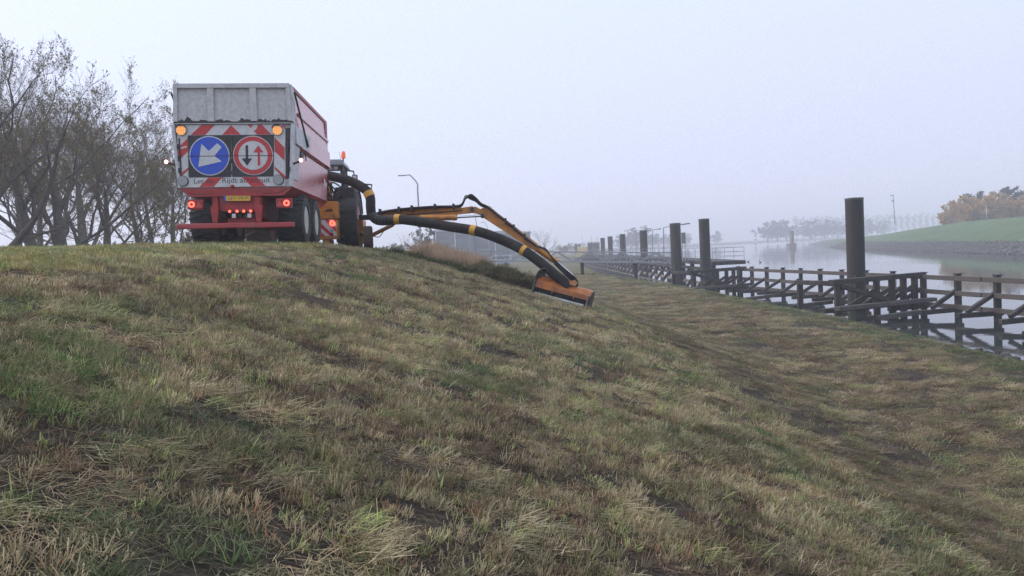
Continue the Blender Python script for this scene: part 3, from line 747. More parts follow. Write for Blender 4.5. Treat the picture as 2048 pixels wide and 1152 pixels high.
# striped board
brd = MB(); plate(brd, [Z1(215, 555), Z1(1402, 555), Z2(1062, 178), Z2(140, 178)], -0.030, 0.028)
bo = brd.build('striped_panel', refl_white, tr)
def stripe(poly):
    m = MB(); plate(m, poly, -0.0335, 0.004); m.build('red_stripe', refl_red, bo)
stripe([Z1(480, 558), Z1(628, 558), Z1(525, 668), Z1(365, 668)])
stripe([Z1(808, 562), Z1(912, 668), Z1(710, 668)])
stripe([Z1(985, 558), Z1(1045, 558), Z1(1025, 600)])
stripe([Z1(1100, 558), Z1(1145, 558), Z1(1250, 668), Z1(1092, 668), Z1(1058, 632), Z1(1092, 600)])
stripe([Z1(218, 558), Z1(262, 558), Z1(218, 598)]); stripe([Z1(1365, 558), Z1(1400, 558), Z1(1400, 610)])
stripe([Z1(335, 700), Z1(335, 850), Z1(222, 965), Z1(220, 815)])
stripe([Z1(338, 1030), Z2(228, 20), Z2(150, 92), Z2(140, 70)])
stripe([Z1(1288, 705), Z1(1400, 820), Z1(1400, 965), Z1(1288, 860)])
stripe([Z1(1292, 1030), Z2(1062, 92), Z2(1062, 122), Z2(968, 30)])
stripe([Z2(395, 94), Z2(515, 94), Z2(440, 176), Z2(315, 176)])
stripe([Z2(680, 94), Z2(810, 94), Z2(890, 176), Z2(765, 176)])
m = MB(); plate(m, [Z1(228, 812), Z1(315, 790), Z1(330, 800), Z1(232, 835)], -0.0375, 0.003); m.build('torn_mark', refl_white, bo)
# black boards and round signs
for (x0, x1) in ((335, 812), (814, 1282)):
    m = MB(); plate(m, [Z1(x0, 672), Z1(x1, 672), Z1(x1 - 2, 1140), Z1(x0 + 10, 1140)], -0.046, 0.014); m.build('sign_board', black_m, tr, bevel=0.003)
def disc(mb, c, r, y, t, n=48): mb.lathe([(0.0001, 0), (r, 0), (r, t), (0.0001, t)], (c[0], y, c[1]), 'Y', n); return mb
def arrow(parent, pts, y, mt):
    m = MB(); plate(m, pts, y, 0.004); m.build('arrow', mt, parent)
sc = Z1(575, 903); sr = 0.418
m = disc(MB(), sc, sr, -0.056, 0.009); rs = m.build('blue_sign', refl_white, tr)
m = disc(MB(), sc, sr - 0.022, -0.061, 0.004); m.build('sign_face', sign_blue, rs)
arrow(rs, [Z1(488, 768), Z1(568, 852), Z1(660, 765), Z1(708, 808), Z1(630, 905), Z1(712, 968), Z1(456, 1026)], -0.066, refl_white)
sc2 = Z1(1055, 905)
m = disc(MB(), sc2, sr, -0.056, 0.009); rs2 = m.build('red_ring_sign', refl_white, tr)
m = disc(MB(), sc2, sr - 0.016, -0.061, 0.004); m.build('sign_ring', refl_red, rs2)
m = disc(MB(), sc2, sr - 0.112, -0.066, 0.004); m.build('sign_face', refl_white, rs2)
arrow(rs2, [Z1(972, 792), Z1(1000, 792), Z1(1003, 938), Z1(1046, 938), Z1(990, 1018), Z1(930, 938), Z1(975, 938)], -0.071, ink_m)
arrow(rs2, [Z1(1112, 792), Z1(1172, 872), Z1(1130, 872), Z1(1136, 1018), Z1(1108, 1018), Z1(1104, 872), Z1(1058, 872)], -0.071, refl_red)
m = MB(); plate(m, [Z1(335, 903), Z1(1285, 905), Z1(1285, 911), Z1(335, 909)], -0.0735, 0.0015); m.build('board_joint', ink_m, tr)
for yy in (700, 880, 960, 1090):
    m = MB(); c = Z1(808, yy); m.box((c[0], -0.06, c[1]), (0.05, 0.03, 0.07)); m.build('hinge', dark_m, tr, bevel=0.005)
# lettering
def letters(body, pa, pb, py0, py1, y, parent, mt):
    x0, z0 = Z2(pa, py1); x1, z1 = Z2(pb, py0)
    o = put('lettering', text_mesh(body, x1 - x0, z1 - z0, mt), parent); o.location = (x0, y, z0); tag(o, kind='stuff'); return o
letters('Let op', 272, 440, 104, 158, -0.0345, bo, ink_m)
letters('Rijdt achteruit', 515, 926, 98, 158, -0.0345, bo, ink_m)
for c in (Z2(180, 122), Z2(1003, 122)):
    m = disc(MB(), c, 0.11, -0.075, 0.04, 32); lo_ = m.build('round_lamp', black_m, tr, smooth=True)
    m = disc(MB(), c, 0.10, -0.082, 0.01, 32); m.build('lens', lens_grey, lo_, smooth=True)
m = MB(); c = Z2(600, 176); m.lathe([(0.0001, -0.03), (0.03, -0.025), (0.045, 0)], (c[0], -0.03, c[1]), 'Y', 16); m.build('dome_lamp', lens_red, tr, smooth=True)
for (x, y) in ((268, 612), (1322, 620)):
    c = Z1(x, y)
    m = disc(MB(), c, 0.112, -0.085, 0.05, 32); hs = m.build('warning_lamp', lens_grey, tr, smooth=True)
    m = MB(); rr = 0.10
    for i in range(-3, 3):                                     # rows of lit diodes, the top shaded by a visor
        zc = (i + 0.2) * 0.030; hw = math.sqrt(max(rr * rr - zc * zc, 0.0004))
        k = max(1, int(hw * 2 / 0.034))
        for j in range(k): m.box((c[0] - hw + (j + 0.5) * 2 * hw / k, -0.088, c[1] + zc - 0.012), (2 * hw / k * 0.74, 0.008, 0.020))
    m.build('diodes', glow_amber, hs)
    m = MB(); m.prism([(0.118 * math.cos(t), 0.118 * math.sin(t)) for t in np.linspace(0.35, math.pi - 0.35, 14)] + [(0.104 * math.cos(t), 0.104 * math.sin(t)) for t in np.linspace(math.pi - 0.35, 0.35, 14)], AX, AZ, (c[0], -0.13, c[1]), (0, 0.06, 0)); m.build('visor', dark_m, hs)
# under the gate: cross beam, chassis, plate, lamps, bumper
m = MB(); m.prism([Z2(165, 200), Z2(1075, 200), Z2(1005, 240), Z2(870, 240), Z2(850, 262), Z2(430, 262), Z2(420, 240), Z2(240, 240)], AX, AZ, (0, 0.0, 0), (0, 0.14, 0)); m.build('rear_beam', chassis_m, tr, bevel=0.01)
for s in (-0.46, 0.42):
    m = MB(); m.bx(s - 0.06, s + 0.06, 0.05, 4.6, 0.80, 1.06); m.build('chassis_beam', chassis_m, tr, bevel=0.01)
m = MB(); m.prism([Z2(470, 262), Z2(845, 262), Z2(835, 385), Z2(740, 398), Z2(560, 398), Z2(480, 385)], AX, AZ, (0, 0.09, 0), (0, 0.05, 0)); m.build('rear_plate', chassis_m, tr, bevel=0.01)
m = MB(); p = [Z2(525, 255), Z2(755, 260), Z2(753, 303), Z2(524, 300)]; plate(m, p, -0.01, 0.012); lp = m.build('number_plate', plate_y, tr)
m = MB(); plate(m, [p[0], Z2(543, 256), Z2(542, 300), p[3]], -0.0125, 0.0035); m.build('plate_band', sign_blue, lp)
letters('LJT-10-P', 562, 736, 266, 295, -0.0125, lp, ink_m)
for k, x in enumerate((568, 632, 690, 750)):
    c = Z2(x, 392); m = MB(); m.box((c[0], 0.075, c[1]), (0.10, 0.03, 0.05)); bl = m.build('brake_lamp', lens_red, tr, bevel=0.008)
    m = MB(); m.lathe([(0.0001, -0.012), (0.022, -0.010), (0.03, 0)], (c[0], 0.058, c[1]), 'Y', 12); m.build('bulb', glow_red, bl, smooth=True)
for x in (603, 738):
    c = Z2(x, 432); m = MB(); m.box((c[0], 0.08, c[1]), (0.085, 0.02, 0.09)); m.build('reflector', refl_white, tr, bevel=0.006)
for (x0, x1, cx, txx) in ((212, 350, 249, 312), (975, 1118, 1070, 1010)):
    m = MB(); a = Z2(x0, 285); b = Z2(x1, 372); m.bx(a[0], b[0], -0.01, 0.06, b[1], a[1]); hs = m.build('tail_lamp', chassis_m, tr, bevel=0.008)
    m = MB(); m.bx(a[0] + 0.012, b[0] - 0.012, -0.018, -0.008, b[1] + 0.02, a[1] - 0.012); m.build('lens', lens_red, hs, bevel=0.004)
    c = Z2(cx, 328); m = MB(); m.lathe([(0.034, -0.012), (0.066, -0.012), (0.066, 0.0), (0.034, 0.0)], (c[0], -0.016, c[1]), 'Y', 24, closed=True); m.build('ring_lamp', glow_red, hs, smooth=True)
    c = Z2(txx, 332); m = MB(); plate(m, [(c[0] - 0.075, c[1] - 0.06), (c[0] + 0.075, c[1] - 0.06), (c[0], c[1] + 0.07)], -0.024, 0.006); m.build('triangle_reflector', mat('triangle_red', (0.50, 0.06, 0.05), 0.3, var=0.1), hs)
a, b = Z2(138, 498), Z2(1148, 545)
m = MB(); m.bx(a[0], b[0], -0.16, -0.03, b[1], a[1]); bp_ = m.build('bumper', red_m, tr, bevel=0.02)
for x in (-0.46, 0.46):
    m = MB(); m.prism([(x - 0.05, 0.50), (x + 0.05, 0.50), (x + 0.09, 0.86), (x - 0.09, 0.86)], AX, AZ, (0, -0.03, 0), (0, 0.10, 0)); m.bx(x - 0.05, x + 0.05, 0.0, 0.5, 0.78, 0.88); m.build('bumper_bracket', chassis_m, tr, bevel=0.008)
m = MB(); plate(m, [Z2(860, 295), Z2(965, 330), Z2(955, 470), Z2(905, 480), Z2(850, 440)], 0.42, 0.02); m.build('mud_flap', mat('mud_flap', (0.05, 0.022, 0.024), 0.7, var=0.3, dirt=(0.07, 0.05, 0.04)), tr)
m = MB(); m.bx(-0.30, 0.30, 0.35, 3.4, 0.42, 0.62); m.build('axle_cradle', chassis_m, tr, bevel=0.02)
m = MB(); m.bx(-0.12, 0.12, 3.4, 6.0, 0.62, 0.80); m.build('drawbar', chassis_m, tr, bevel=0.02)

def wheel_meshes(name, rad, w, rim_r, n_lug, lug_h, tmat, rmat, angled=True):
    h = w / 2; mb = MB()
    prof = [(rim_r, -h * 0.82), (rim_r + 0.03, -h * 0.98), (rad * 0.80, -h), (rad * 0.93, -h * 0.93), (rad * 0.985, -h * 0.72), (rad, -h * 0.3), (rad, h * 0.3), (rad * 0.985, h * 0.72), (rad * 0.93, h * 0.93), (rad * 0.80, h), (rim_r + 0.03, h * 0.98), (rim_r, h * 0.82)]
    mb.lathe(prof, (0, 0, 0), 'X', 40, closed=True)
    for k in range(n_lug):
        for s in (-1, 1):
            t0 = 2 * math.pi * (k + (0.5 if s > 0 else 0)) / n_lug; dt = 2 * math.pi / n_lug
            pts = []
            for (xx, tt, rr) in ((0.02, 0.34, rad), (0.55, 0.0, rad * 0.993), (0.97, -0.24, rad * 0.94)):
                pts.append((s * h * xx, t0 + dt * tt, rr))
            wid = dt * 0.30
            loops = []
            for (x, t, rr) in pts:
                q = [(rr - 0.012, t - wid / 2), (rr + lug_h, t - wid * 0.38), (rr + lug_h, t + wid * 0.38), (rr - 0.012, t + wid / 2)]
                loops.append([(x, r_ * math.cos(t_), r_ * math.sin(t_)) for r_, t_ in q])
            mb.hull(loops[0], loops[1]); mb.hull(loops[1], loops[2])
    ty = mb.mesh('tyre', tmat)
    rb = MB()
    rb.lathe([(rim_r + 0.012, h * 0.90), (rim_r + 0.012, h * 0.80), (rim_r * 0.93, h * 0.74), (rim_r * 0.88, h * 0.25), (rim_r * 0.45, h * 0.20), (rim_r * 0.42, h * 0.42), (0.0001, h * 0.44)], (0, 0, 0), 'X', 32)
    rb.lathe([(rim_r + 0.012, -h * 0.90), (rim_r * 0.9, -h * 0.7), (rim_r * 0.85, -h * 0.2), (0.0001, -h * 0.2)], (0, 0, 0), 'X', 32)
    rm = rb.mesh('rim', rmat)
    nb = MB()
    for k in range(8):
        t = 2 * math.pi * k / 8; nb.lathe([(0.0001, 0.03), (0.018, 0.03), (0.018, 0)], (h * 0.21, rim_r * 0.62 * math.cos(t), rim_r * 0.62 * math.sin(t)), 'X', 6)
    nt = nb.mesh('wheel_nuts', dark_m)
    return ty, rm, nt
def add_wheel(parent, meshes, loc, flip=False, steer=0.0):
    ty, rm, nt = meshes
    h = bpy.data.objects.new('wheel', None); C.objects.link(h); h.parent = parent; h.location = loc; h.rotation_euler = (0, 0, R(180 if flip else 0) + steer)
    for nm, me in (('tyre', ty), ('rim', rm), ('wheel_nuts', nt)):
        o = bpy.data.objects.new(nm, me); C.objects.link(o); o.parent = h
        if nm == 'wheel_nuts': tag(o, kind='stuff')
    for me in (ty, rm): me.polygons.foreach_set('use_smooth', [True] * len(me.polygons)); me.set_sharp_from_angle(angle=R(38))
    return h
tw = wheel_meshes('trailer_wheel', 0.585, 0.62, 0.31, 26, 0.022, tyre_m, rim_m)
for yy in (1.28, 2.64):
    for s in (-1, 1):
        add_wheel(tr, tw, (0.94 * s, yy, 0.585), flip=(s < 0))
    m = MB(); m.tube([(-0.9, yy, 0.585), (0.9, yy, 0.585)], 0.07, 12); m.build('axle', chassis_m, tr, smooth=True)

def pane_material():
    m = bpy.data.materials.new('clear_pane'); m.use_nodes = True; n, l = m.node_tree.nodes, m.node_tree.links
    b = n['Principled BSDF']; b.inputs['Base Color'].default_value = (0.75, 0.8, 0.82, 1); b.inputs['Roughness'].default_value = 0.03
    b.inputs['Transmission Weight'].default_value = 1.0; b.inputs['IOR'].default_value = 1.05; return m
pane_m = pane_material()
# ------------------------------------------------------------------ the tractor
KY = 24.0
kx = at(612, 495, KY).x
k_rot = Matrix.Rotation(R(4.3), 3, 'Z') @ Matrix.Rotation(R(1.2), 3, 'Y')
kt = thing('tractor', 'dark tractor with orange rear box and red wheel rims in front of the trailer', 'tractor', (kx, KY, tz(kx, KY) - 0.03), k_rot)
KS = F_PX / KY
def K3(x, y):                                                  # zoomed photo coordinates -> tractor's rear plane
    px, py = 600 + x / 4.8, 280 + y / 4.8
    return ((px - (612 - (495 - py) * 0.042)) / KS, (495 - py) / KS)
rimred_m = mat('rim_red', (0.30, 0.018, 0.02), 0.45, var=0.2, dirt=(0.08, 0.05, 0.04), dirt_amt=0.7)
kw = wheel_meshes('tractor_wheel', 0.90, 0.66, 0.50, 22, 0.05, tyre_m, rimred_m)
kwm = wheel_meshes('tractor_wheel', 0.90, 0.66, 0.50, 22, 0.05, mudtyre_m, rimred_m)
kf = wheel_meshes('tractor_front_wheel', 0.68, 0.52, 0.38, 20, 0.04, tyre_m, rimred_m)
add_wheel(kt, kw, (1.33, 0.1, 0.93)); add_wheel(kt, kwm, (-1.33, 0.1, 0.93), flip=True)
for s in (-1, 1): add_wheel(kt, kf, (1.15 * s, 2.85, 0.70), flip=(s < 0), steer=0.1)
m = MB(); m.tube([(-1.2, 0.1, 0.93), (1.2, 0.1, 0.93)], 0.16, 12); m.bx(-0.3, 0.3, -0.3, 3.4, 0.62, 1.15); m.tube([(-1.0, 2.85, 0.70), (1.0, 2.85, 0.70)], 0.10, 10)
m.build('axle_housing', dark_m, kt, bevel=0.02)
m = MB(); m.hull([(-0.42, 1.1, 1.15), (0.42, 1.1, 1.15), (0.42, 1.1, 1.95), (-0.42, 1.1, 1.95)], [(-0.36, 3.4, 1.0), (0.36, 3.4, 1.0), (0.34, 3.4, 1.7), (-0.34, 3.4, 1.7)]); m.build('bonnet', dark_m, kt, bevel=0.04)
for s in (-1, 1):
    m = MB(); arc = [(0.98 * math.cos(t), 0.98 * math.sin(t)) for t in np.linspace(R(15), R(165), 14)]; inn = [(0.95 * math.cos(t), 0.95 * math.sin(t)) for t in np.linspace(R(165), R(15), 14)]
    m.prism(arc + inn, (0, 1, 0), AZ, (0.95 * s, 0.1, 0.93), (0.72 * s, 0, 0)); m.build('fender', black_m, kt, bevel=0.01)
# cab, set to the right of the wide track
CX = 0.52
for (x, y) in ((-0.72, -0.25), (0.72, -0.25), (-0.70, 1.15), (0.70, 1.15)):
    m = MB(); m.bar((CX + x, y, 1.25), (CX + x * 0.93, y * 0.9, 2.62), 0.07, 0.07); m.build('cab_pillar', black_m, kt, bevel=0.01)
m = MB(); m.hull([(CX-0.80, -0.40, 2.60), (CX+0.80, -0.40, 2.60), (CX+0.78, 1.25, 2.60), (CX-0.78, 1.25, 2.60)], [(CX-0.70, -0.30, 2.80), (CX+0.70, -0.30, 2.80), (CX+0.68, 1.15, 2.80), (CX-0.68, 1.15, 2.80)])
rf = m.build('cab_roof', mat('cab_roof_paint', (0.16, 0.17, 0.19), 0.35, var=0.15), kt, bevel=0.05)
m = MB(); m.bx(CX-0.76, CX+0.76, -0.42, -0.34, 2.52, 2.62); m.build('roof_edge', black_m, rf, bevel=0.02)
m = MB(); m.bx(CX-0.78, CX+0.78, -0.26, 1.18, 1.05, 1.35); m.bx(CX-0.74, CX+0.74, -0.26, -0.20, 1.35, 1.62); m.build('cab_base', black_m, kt, bevel=0.02)
m = MB(); m.hull([(CX-0.28, 0.15, 1.45), (CX+0.28, 0.15, 1.45), (CX+0.28, 0.6, 1.5), (CX-0.28, 0.6, 1.5)], [(CX-0.26, 0.05, 1.62), (CX+0.26, 0.05, 1.62), (CX+0.26, 0.6, 1.62), (CX-0.26, 0.6, 1.62)]); m.bx(CX-0.25, CX+0.25, 0.02, 0.14, 1.6, 2.25); m.build('seat', black_m, kt, bevel=0.04)
m = MB(); m.tube([(CX, 0.95, 1.4), (CX, 0.8, 1.85)], 0.03, 8); m.lathe([(0.17, -0.015), (0.2, 0), (0.17, 0.015)], (CX, 0.78, 1.88), 'Z', 20, closed=True); m.build('steering_wheel', black_m, kt, smooth=True)
for x in (-0.45, 0.0, 0.38, 0.55):                             # work lamps under the roof edge
    m = MB(); m.box((CX + x, -0.47, 2.50), (0.15, 0.10, 0.11)); wlm = m.build('work_lamp', black_m, kt, bevel=0.015)
    m = MB(); m.box((CX + x, -0.522, 2.50), (0.12, 0.008, 0.085)); m.build('lens', lens_grey, wlm)
m = MB(); m.tube([K3(408, 230)[:1] + (-0.2,) + K3(408, 230)[1:], K3(412, 150)[:1] + (-0.2,) + K3(412, 150)[1:]], 0.022, 8)
bs = m.build('beacon_stalk', black_m, kt, smooth=True)
c = K3(413, 125); m = MB(); m.lathe([(0.065, -0.10), (0.07, -0.02), (0.06, 0.08), (0.035, 0.12), (0.0001, 0.13)], (c[0], -0.2, c[1]), 'Z', 20)
m.build('beacon', mat('beacon_orange', (0.62, 0.10, 0.04), 0.2, var=0.1, emit=(1, 0.2, 0.08), estr=0.25), bs, smooth=True)
m = MB(); a = K3(385, 215); b = K3(360, 80); m.tube([(a[0], 0.1, a[1]), (b[0], 0.1, b[1])], [0.008, 0.004], 5); m.build('antenna', black_m, kt)
# mirror on its arm
m = MB(); a, b, c = K3(430, 265), K3(505, 275), K3(512, 320); m.tube([(a[0], -0.1, a[1]), (b[0], -0.1, b[1]), (c[0], -0.1, c[1])], 0.025, 8); ma = m.build('mirror_arm', black_m, kt, smooth=True)
a, b = K3(490, 308), K3(545, 372); m = MB(); m.bx(a[0], b[0], -0.13, -0.05, b[1], a[1]); m.build('mirror_frame', black_m, ma, bevel=0.02)
m = MB(); m.bx(a[0] + 0.03, b[0] - 0.03, -0.137, -0.128, b[1] + 0.03, a[1] - 0.03); m.build('mirror_glass', mat('mirror', (0.7, 0.72, 0.75), 0.05, metal=1.0, var=0.02), ma)
m = MB(); m.prism([(CX - 0.66, 1.62), (CX + 0.66, 1.62), (CX + 0.62, 2.52), (CX - 0.62, 2.52)], AX, AZ, (0, -0.235, 0), (0, 0.006, 0)); m.build('rear_window', pane_m, kt)
# clutter of valves and hoses behind the cab
m = MB(); rr_ = random.Random(3)
for k in range(15):
    x0 = rr_.uniform(0.35, 1.25); z0 = rr_.uniform(1.35, 1.75)
    m.tube(spline([(x0, -0.55, z0), (x0 + rr_.uniform(-0.3, 0.3), -0.75, z0 + rr_.uniform(0.1, 0.35)), (x0 + rr_.uniform(-0.5, 0.5), -0.6, z0 + rr_.uniform(-0.1, 0.2))], 5), 0.022, 6)
tag(m.build('hydraulic_hoses', hose_m, kt, smooth=True), kind='stuff')
m = MB(); m.bx(1.02, 1.62, -0.62, -0.15, 1.45, 1.92); m.build('tool_box', black_m, kt, bevel=0.04)
m = MB(); m.tube([(1.30, -0.3, 1.92), (1.30, -0.3, 2.35), (1.22, -0.3, 2.5)], 0.05, 8); m.build('exhaust', dark_m, kt, smooth=True)
m = MB(); m.bx(0.35, 1.15, -0.72, -0.4, 1.28, 1.50); m.build('valve_block', dark_m, kt, bevel=0.02)
m = MB(); a = K3(310, 380); m.bx(a[0] - 0.05, a[0] + 0.05, -0.62, -0.55, 1.45, 2.1); m.build('pipe_post', yellow_m, kt, bevel=0.01)
# orange power pack box with striped board
def kpoly(mb, pts, y, t): mb.prism([(K3(*p)[0] + 0.30, K3(*p)[1] - 0.03) for p in pts], AX, AZ, (0, y, 0), (0, t, 0)); return mb
m = kpoly(MB(), [(60, 572), (312, 572), (318, 728), (60, 730)], -1.25, 0.75); ob = m.build('power_pack', yellow_m, kt, bevel=0.02)
m = kpoly(MB(), [(60, 738), (314, 738), (312, 912), (60, 915)], -1.30, 0.80); m.build('lower_box', yellow_m, kt, bevel=0.02)
m = kpoly(MB(), [(205, 650), (268, 640), (270, 662), (215, 664)], -1.28, 0.03); m.build('latch', black_m, ob)
m = kpoly(MB(), [(280, 690), (288, 690), (288, 722), (280, 722)], -1.265, 0.02); m.build('handle', dark_m, ob)
m = kpoly(MB(), [(60, 735), (312, 735), (312, 739), (60, 739)], -1.28, 0.02); m.build('seam', black_m, ob)
m = kpoly(MB(), [(172, 738), (308, 736), (308, 884), (172, 886)], -1.325, 0.02); cb = m.build('chevron_board', refl_white, kt)
for q in ([(200, 737), (240, 737), (308, 815), (308, 855)], [(172, 772), (172, 812), (252, 885), (288, 885)], [(172, 850), (172, 885), (212, 885)], [(270, 737), (308, 737), (308, 775)]):
    m = kpoly(MB(), q, -1.330, 0.004); m.build('red_stripe', refl_red, cb)
c = K3(272, 772); c = (c[0] + 0.30, c[1] - 0.03); m = MB(); m.lathe([(0.03, -0.02), (0.085, -0.02), (0.085, 0), (0.03, 0)], (c[0], -1.335, c[1]), 'Y', 20, closed=True); m.build('ring_lamp', glow_red, kt, smooth=True)
for yy in (838, 872):
    c = K3(268, yy); c = (c[0] + 0.30, c[1] - 0.03); m = disc(MB(), c, 0.05, -1.345, 0.015, 16); m.build('small_lamp', lens_grey if yy < 850 else lens_red, kt, smooth=True)
m = MB(); m.bx(0.7, 0.9, -1.2, -0.3, 0.15, 0.35); m.build('lower_frame', yellow_m, kt, bevel=0.01)

# ------------------------------------------------------------------ the mowing arm with suction pipe
def A3(x, y, Y): return at(600 + x / 4.8, 280 + y / 4.8, Y)
def A4(x, y, Y): return at(880 + x / 4.267, 370 + y / 4.267, Y)
arm_base = A3(590, 960, 24.2); arm_base.z = tz(arm_base.x, 24.2)
ar = thing('mowing_arm', 'orange hydraulic mowing arm with thick black suction pipe reaching down the slope', 'mowing arm', arm_base)
def slab(pts, Y, t, fn): 
    m = MB(); P0 = [fn(x, y, Y) for x, y in pts]; m.hull(P0, [p + Vector((0, t, 0)) for p in P0]); return m
def seg_slab(ptsY, t, fn):
    """outline whose points carry their own distance"""
    m = MB(); P0 = [fn(x, y, Y) for x, y, Y in ptsY]; m.hull(P0, [p + Vector((0, t, 0)) for p in P0]); return m
m = slab([(545, 755), (605, 770), (605, 990), (560, 1000), (545, 900)], 23.9, 0.5, A3); m.build('mounting_column', yellow_m, ar, world=True, bevel=0.02)
m = MB(); m.bar(A3(590, 745, 23.8), A3(730, 740, 23.3), 0.22, 0.16); m.build('swing_bracket', dark_m, ar, world=True, bevel=0.02)
Y0, Y1 = 23.4, 22.6
# main boom: upper spar and lower spar meeting at the elbow
m = seg_slab([(735, 716, Y0), (900, 684, 23.2), (1200, 662, 22.9), (1560, 648, Y1), (1660, 634, Y1), (1700, 694, Y1), (1560, 708, Y1), (1180, 756, 22.9), (980, 766, 23.1), (800, 766, Y0)], 0.22, A3)
m.build('main_boom', yellow_m, ar, world=True, bevel=0.015)
m = seg_slab([(740, 735, Y0 - 0.02), (1560, 672, Y1 - 0.02), (1560, 684, Y1 - 0.02), (740, 748, Y0 - 0.02)], 0.015, A3); m.build('boom_web', dark_m, ar, world=True)
m = MB(); m.tube([A3(1160, 745, 22.75), A3(1505, 744, 22.5)], 0.085, 14); m.build('cylinder', yellow_m, ar, world=True, smooth=True)
m = MB(); m.tube([A3(1500, 742, 22.5), A3(1735, 728, 22.4)], 0.035, 12); m.build('piston_rod', chrome_m, ar, world=True, smooth=True)
m = MB(); m.tube([A3(690, 915, 23.5), A3(890, 815, 23.2)], 0.06, 12); m.build('lift_cylinder', rust_m, ar, world=True, smooth=True)
m = MB(); m.tube([A3(880, 820, 23.2), A3(1000, 770, 23.1)], 0.03, 10); m.build('piston_rod', chrome_m, ar, world=True, smooth=True)
# elbow
m = slab([(258, 200), (300, 182), (345, 205), (405, 172), (440, 200), (420, 262), (390, 262), (372, 278), (345, 275), (335, 250), (290, 235)], Y1 - 0.04, 0.32, A4); el = m.build('elbow', yellow_m, ar, world=True, bevel=0.015)
for p in ((275, 208), (360, 262)):
    c = A4(*p, Y1 - 0.08); m = MB(); m.lathe([(0.0001, -0.04), (0.06, -0.04), (0.06, 0.42), (0.0001, 0.42)], c, 'Y', 16); m.build('pivot_pin', dark_m, el, world=True, smooth=True)
# outer boom (stick)
YA, YB = 22.55, 21.5
m = seg_slab([(395, 184, YA), (432, 190, YA), (1005, 636, YB), (1012, 680, YB), (980, 676, YB), (372, 280, YA)], 0.20, A4); m.build('outer_boom', yellow_m, ar, world=True, bevel=0.015)
m = seg_slab([(410, 215, YA - 0.02), (700, 440, 22.05), (690, 470, 22.05), (395, 245, YA - 0.02)], 0.015, A4); m.build('boom_web', dark_m, ar, world=True)
m = seg_slab([(400, 175, YA - 0.01), (425, 180, YA - 0.01), (520, 262, 22.3), (508, 270, 22.3)], 0.24, A4); m.build('boom_cover', mat('worn_yellow', (0.40, 0.26, 0.07), 0.5, var=0.3, dirt=(0.1, 0.07, 0.03)), ar, world=True, bevel=0.01)
m = MB(); m.tube([A4(830, 535, 21.7), A4(1005, 662, 21.45)], 0.075, 14); m.build('head_cylinder', yellow_m, ar, world=True, smooth=True)
m = MB(); m.tube([A4(1000, 658, 21.45), A4(1135, 775, 21.25)], 0.034, 12); m.build('piston_rod', chrome_m, ar, world=True, smooth=True)
m = MB(); m.bar(A4(990, 660, YB), A4(1150, 820, 21.25), 0.10, 0.14); m.build('head_link', dark_m, ar, world=True, bevel=0.01)
# hydraulic hoses: bundle along the boom, loop over the elbow, down the stick, to the head
hz_ = []
for k in range(7):
    dy = 0.035 * (k - 3); o_ = 4.0 * (k % 3)
    pts = [A3(715, 702 + o_ + 4, Y0 + dy)] + [A3(x, y + o_, Y) + Vector((0, dy, 0)) for x, y, Y in ((860, 678, 23.2), (1060, 655, 23.0), (1300, 640, 22.8), (1480, 636, 22.7), (1550, 622, 22.65), (1590, 565 - 5 * k, 22.6), (1640, 528 + 6 * k, 22.6), (1690, 560 + 4 * k, 22.6), (1740, 612 + 2 * k, 22.55), (1800, 640, 22.5))]
    pts += [A4(x, y + o_ * 0.6, Y) + Vector((0, dy, 0)) for x, y, Y in ((470, 235, 22.35), (620, 355, 22.1), (740, 455, 21.9), (850, 540, 21.7))]
    m = MB(); m.tube(spline(pts, 6), 0.028, 6); m.build('hose', hose_m, ar, world=True, smooth=True)
for (x, y, Y, fn) in ((770, 690, 23.3, A3), (950, 668, 23.1, A3), (1075, 656, 22.95, A3), (1297, 642, 22.8, A3), (1475, 640, 22.7, A3), (560, 308, 22.2, A4), (630, 362, 22.1, A4), (722, 440, 21.9, A4)):
    c = fn(x, y, Y - 0.06); m = MB(); m.box(c, (0.06, 0.26, 0.17)); m.build('hose_clamp', black_m, ar, world=True, bevel=0.01)
for k in range(3):
    m = MB(); a = A4(845, 520 + 8 * k, 21.65); m.tube(spline([a, A4(905, 560 - 6 * k, 21.5), A4(980, 640 + 10 * k, 21.35), A4(1080, 730 + 20 * k, 21.2), A4(1160, 800 + 10 * k, 21.1 + 0.05 * k), A4(1172, 850 + 5 * k, 21.1), A4(1140, 878, 21.1)], 6), 0.022, 6); m.build('hose', hose_m, ar, world=True, smooth=True)
m = MB(); m.tube([A3(1675, 685, 22.5), A3(1697, 830, 22.2)], 0.008, 5); m.build('pipe_cable', dark_m, ar, world=True)
# suction pipe
pp = [A3(180, 325, 22.9), A3(245, 338, 22.9), A3(430, 378, 22.85), A3(560, 432, 22.8), A3(640, 490, 22.75), A3(675, 560, 22.7), A3(678, 640, 22.7), A3(690, 715, 22.7), A3(745, 768, 22.65), A3(850, 772, 22.6), A3(960, 762, 22.5), A3(1180, 790, 22.3), A3(1480, 838, 22.1), A3(1665, 868, 21.9)]
pp += [A4(430, 430, 21.75), A4(600, 500, 21.6), A4(730, 570, 21.4), A4(860, 665, 21.25), A4(980, 765, 21.1), A4(1060, 830, 21.05), A4(1095, 880, 21.0)]
sp_ = spline(pp, 8)
m = MB(); m.tube(sp_, 0.140, 20); sp_o = m.build('suction_pipe', pipe_m, ar, world=True, smooth=True)
def band(i, w=0.16, r=0.150, mt=None):
    c = sp_[i]; d = (sp_[min(i + 1, len(sp_) - 1)] - sp_[i - 1]).normalized(); m = MB(); m.tube([c - d * w / 2, c + d * w / 2], r, 20); m.build('clamp_band', mt or band_m, sp_o, world=True, smooth=True)
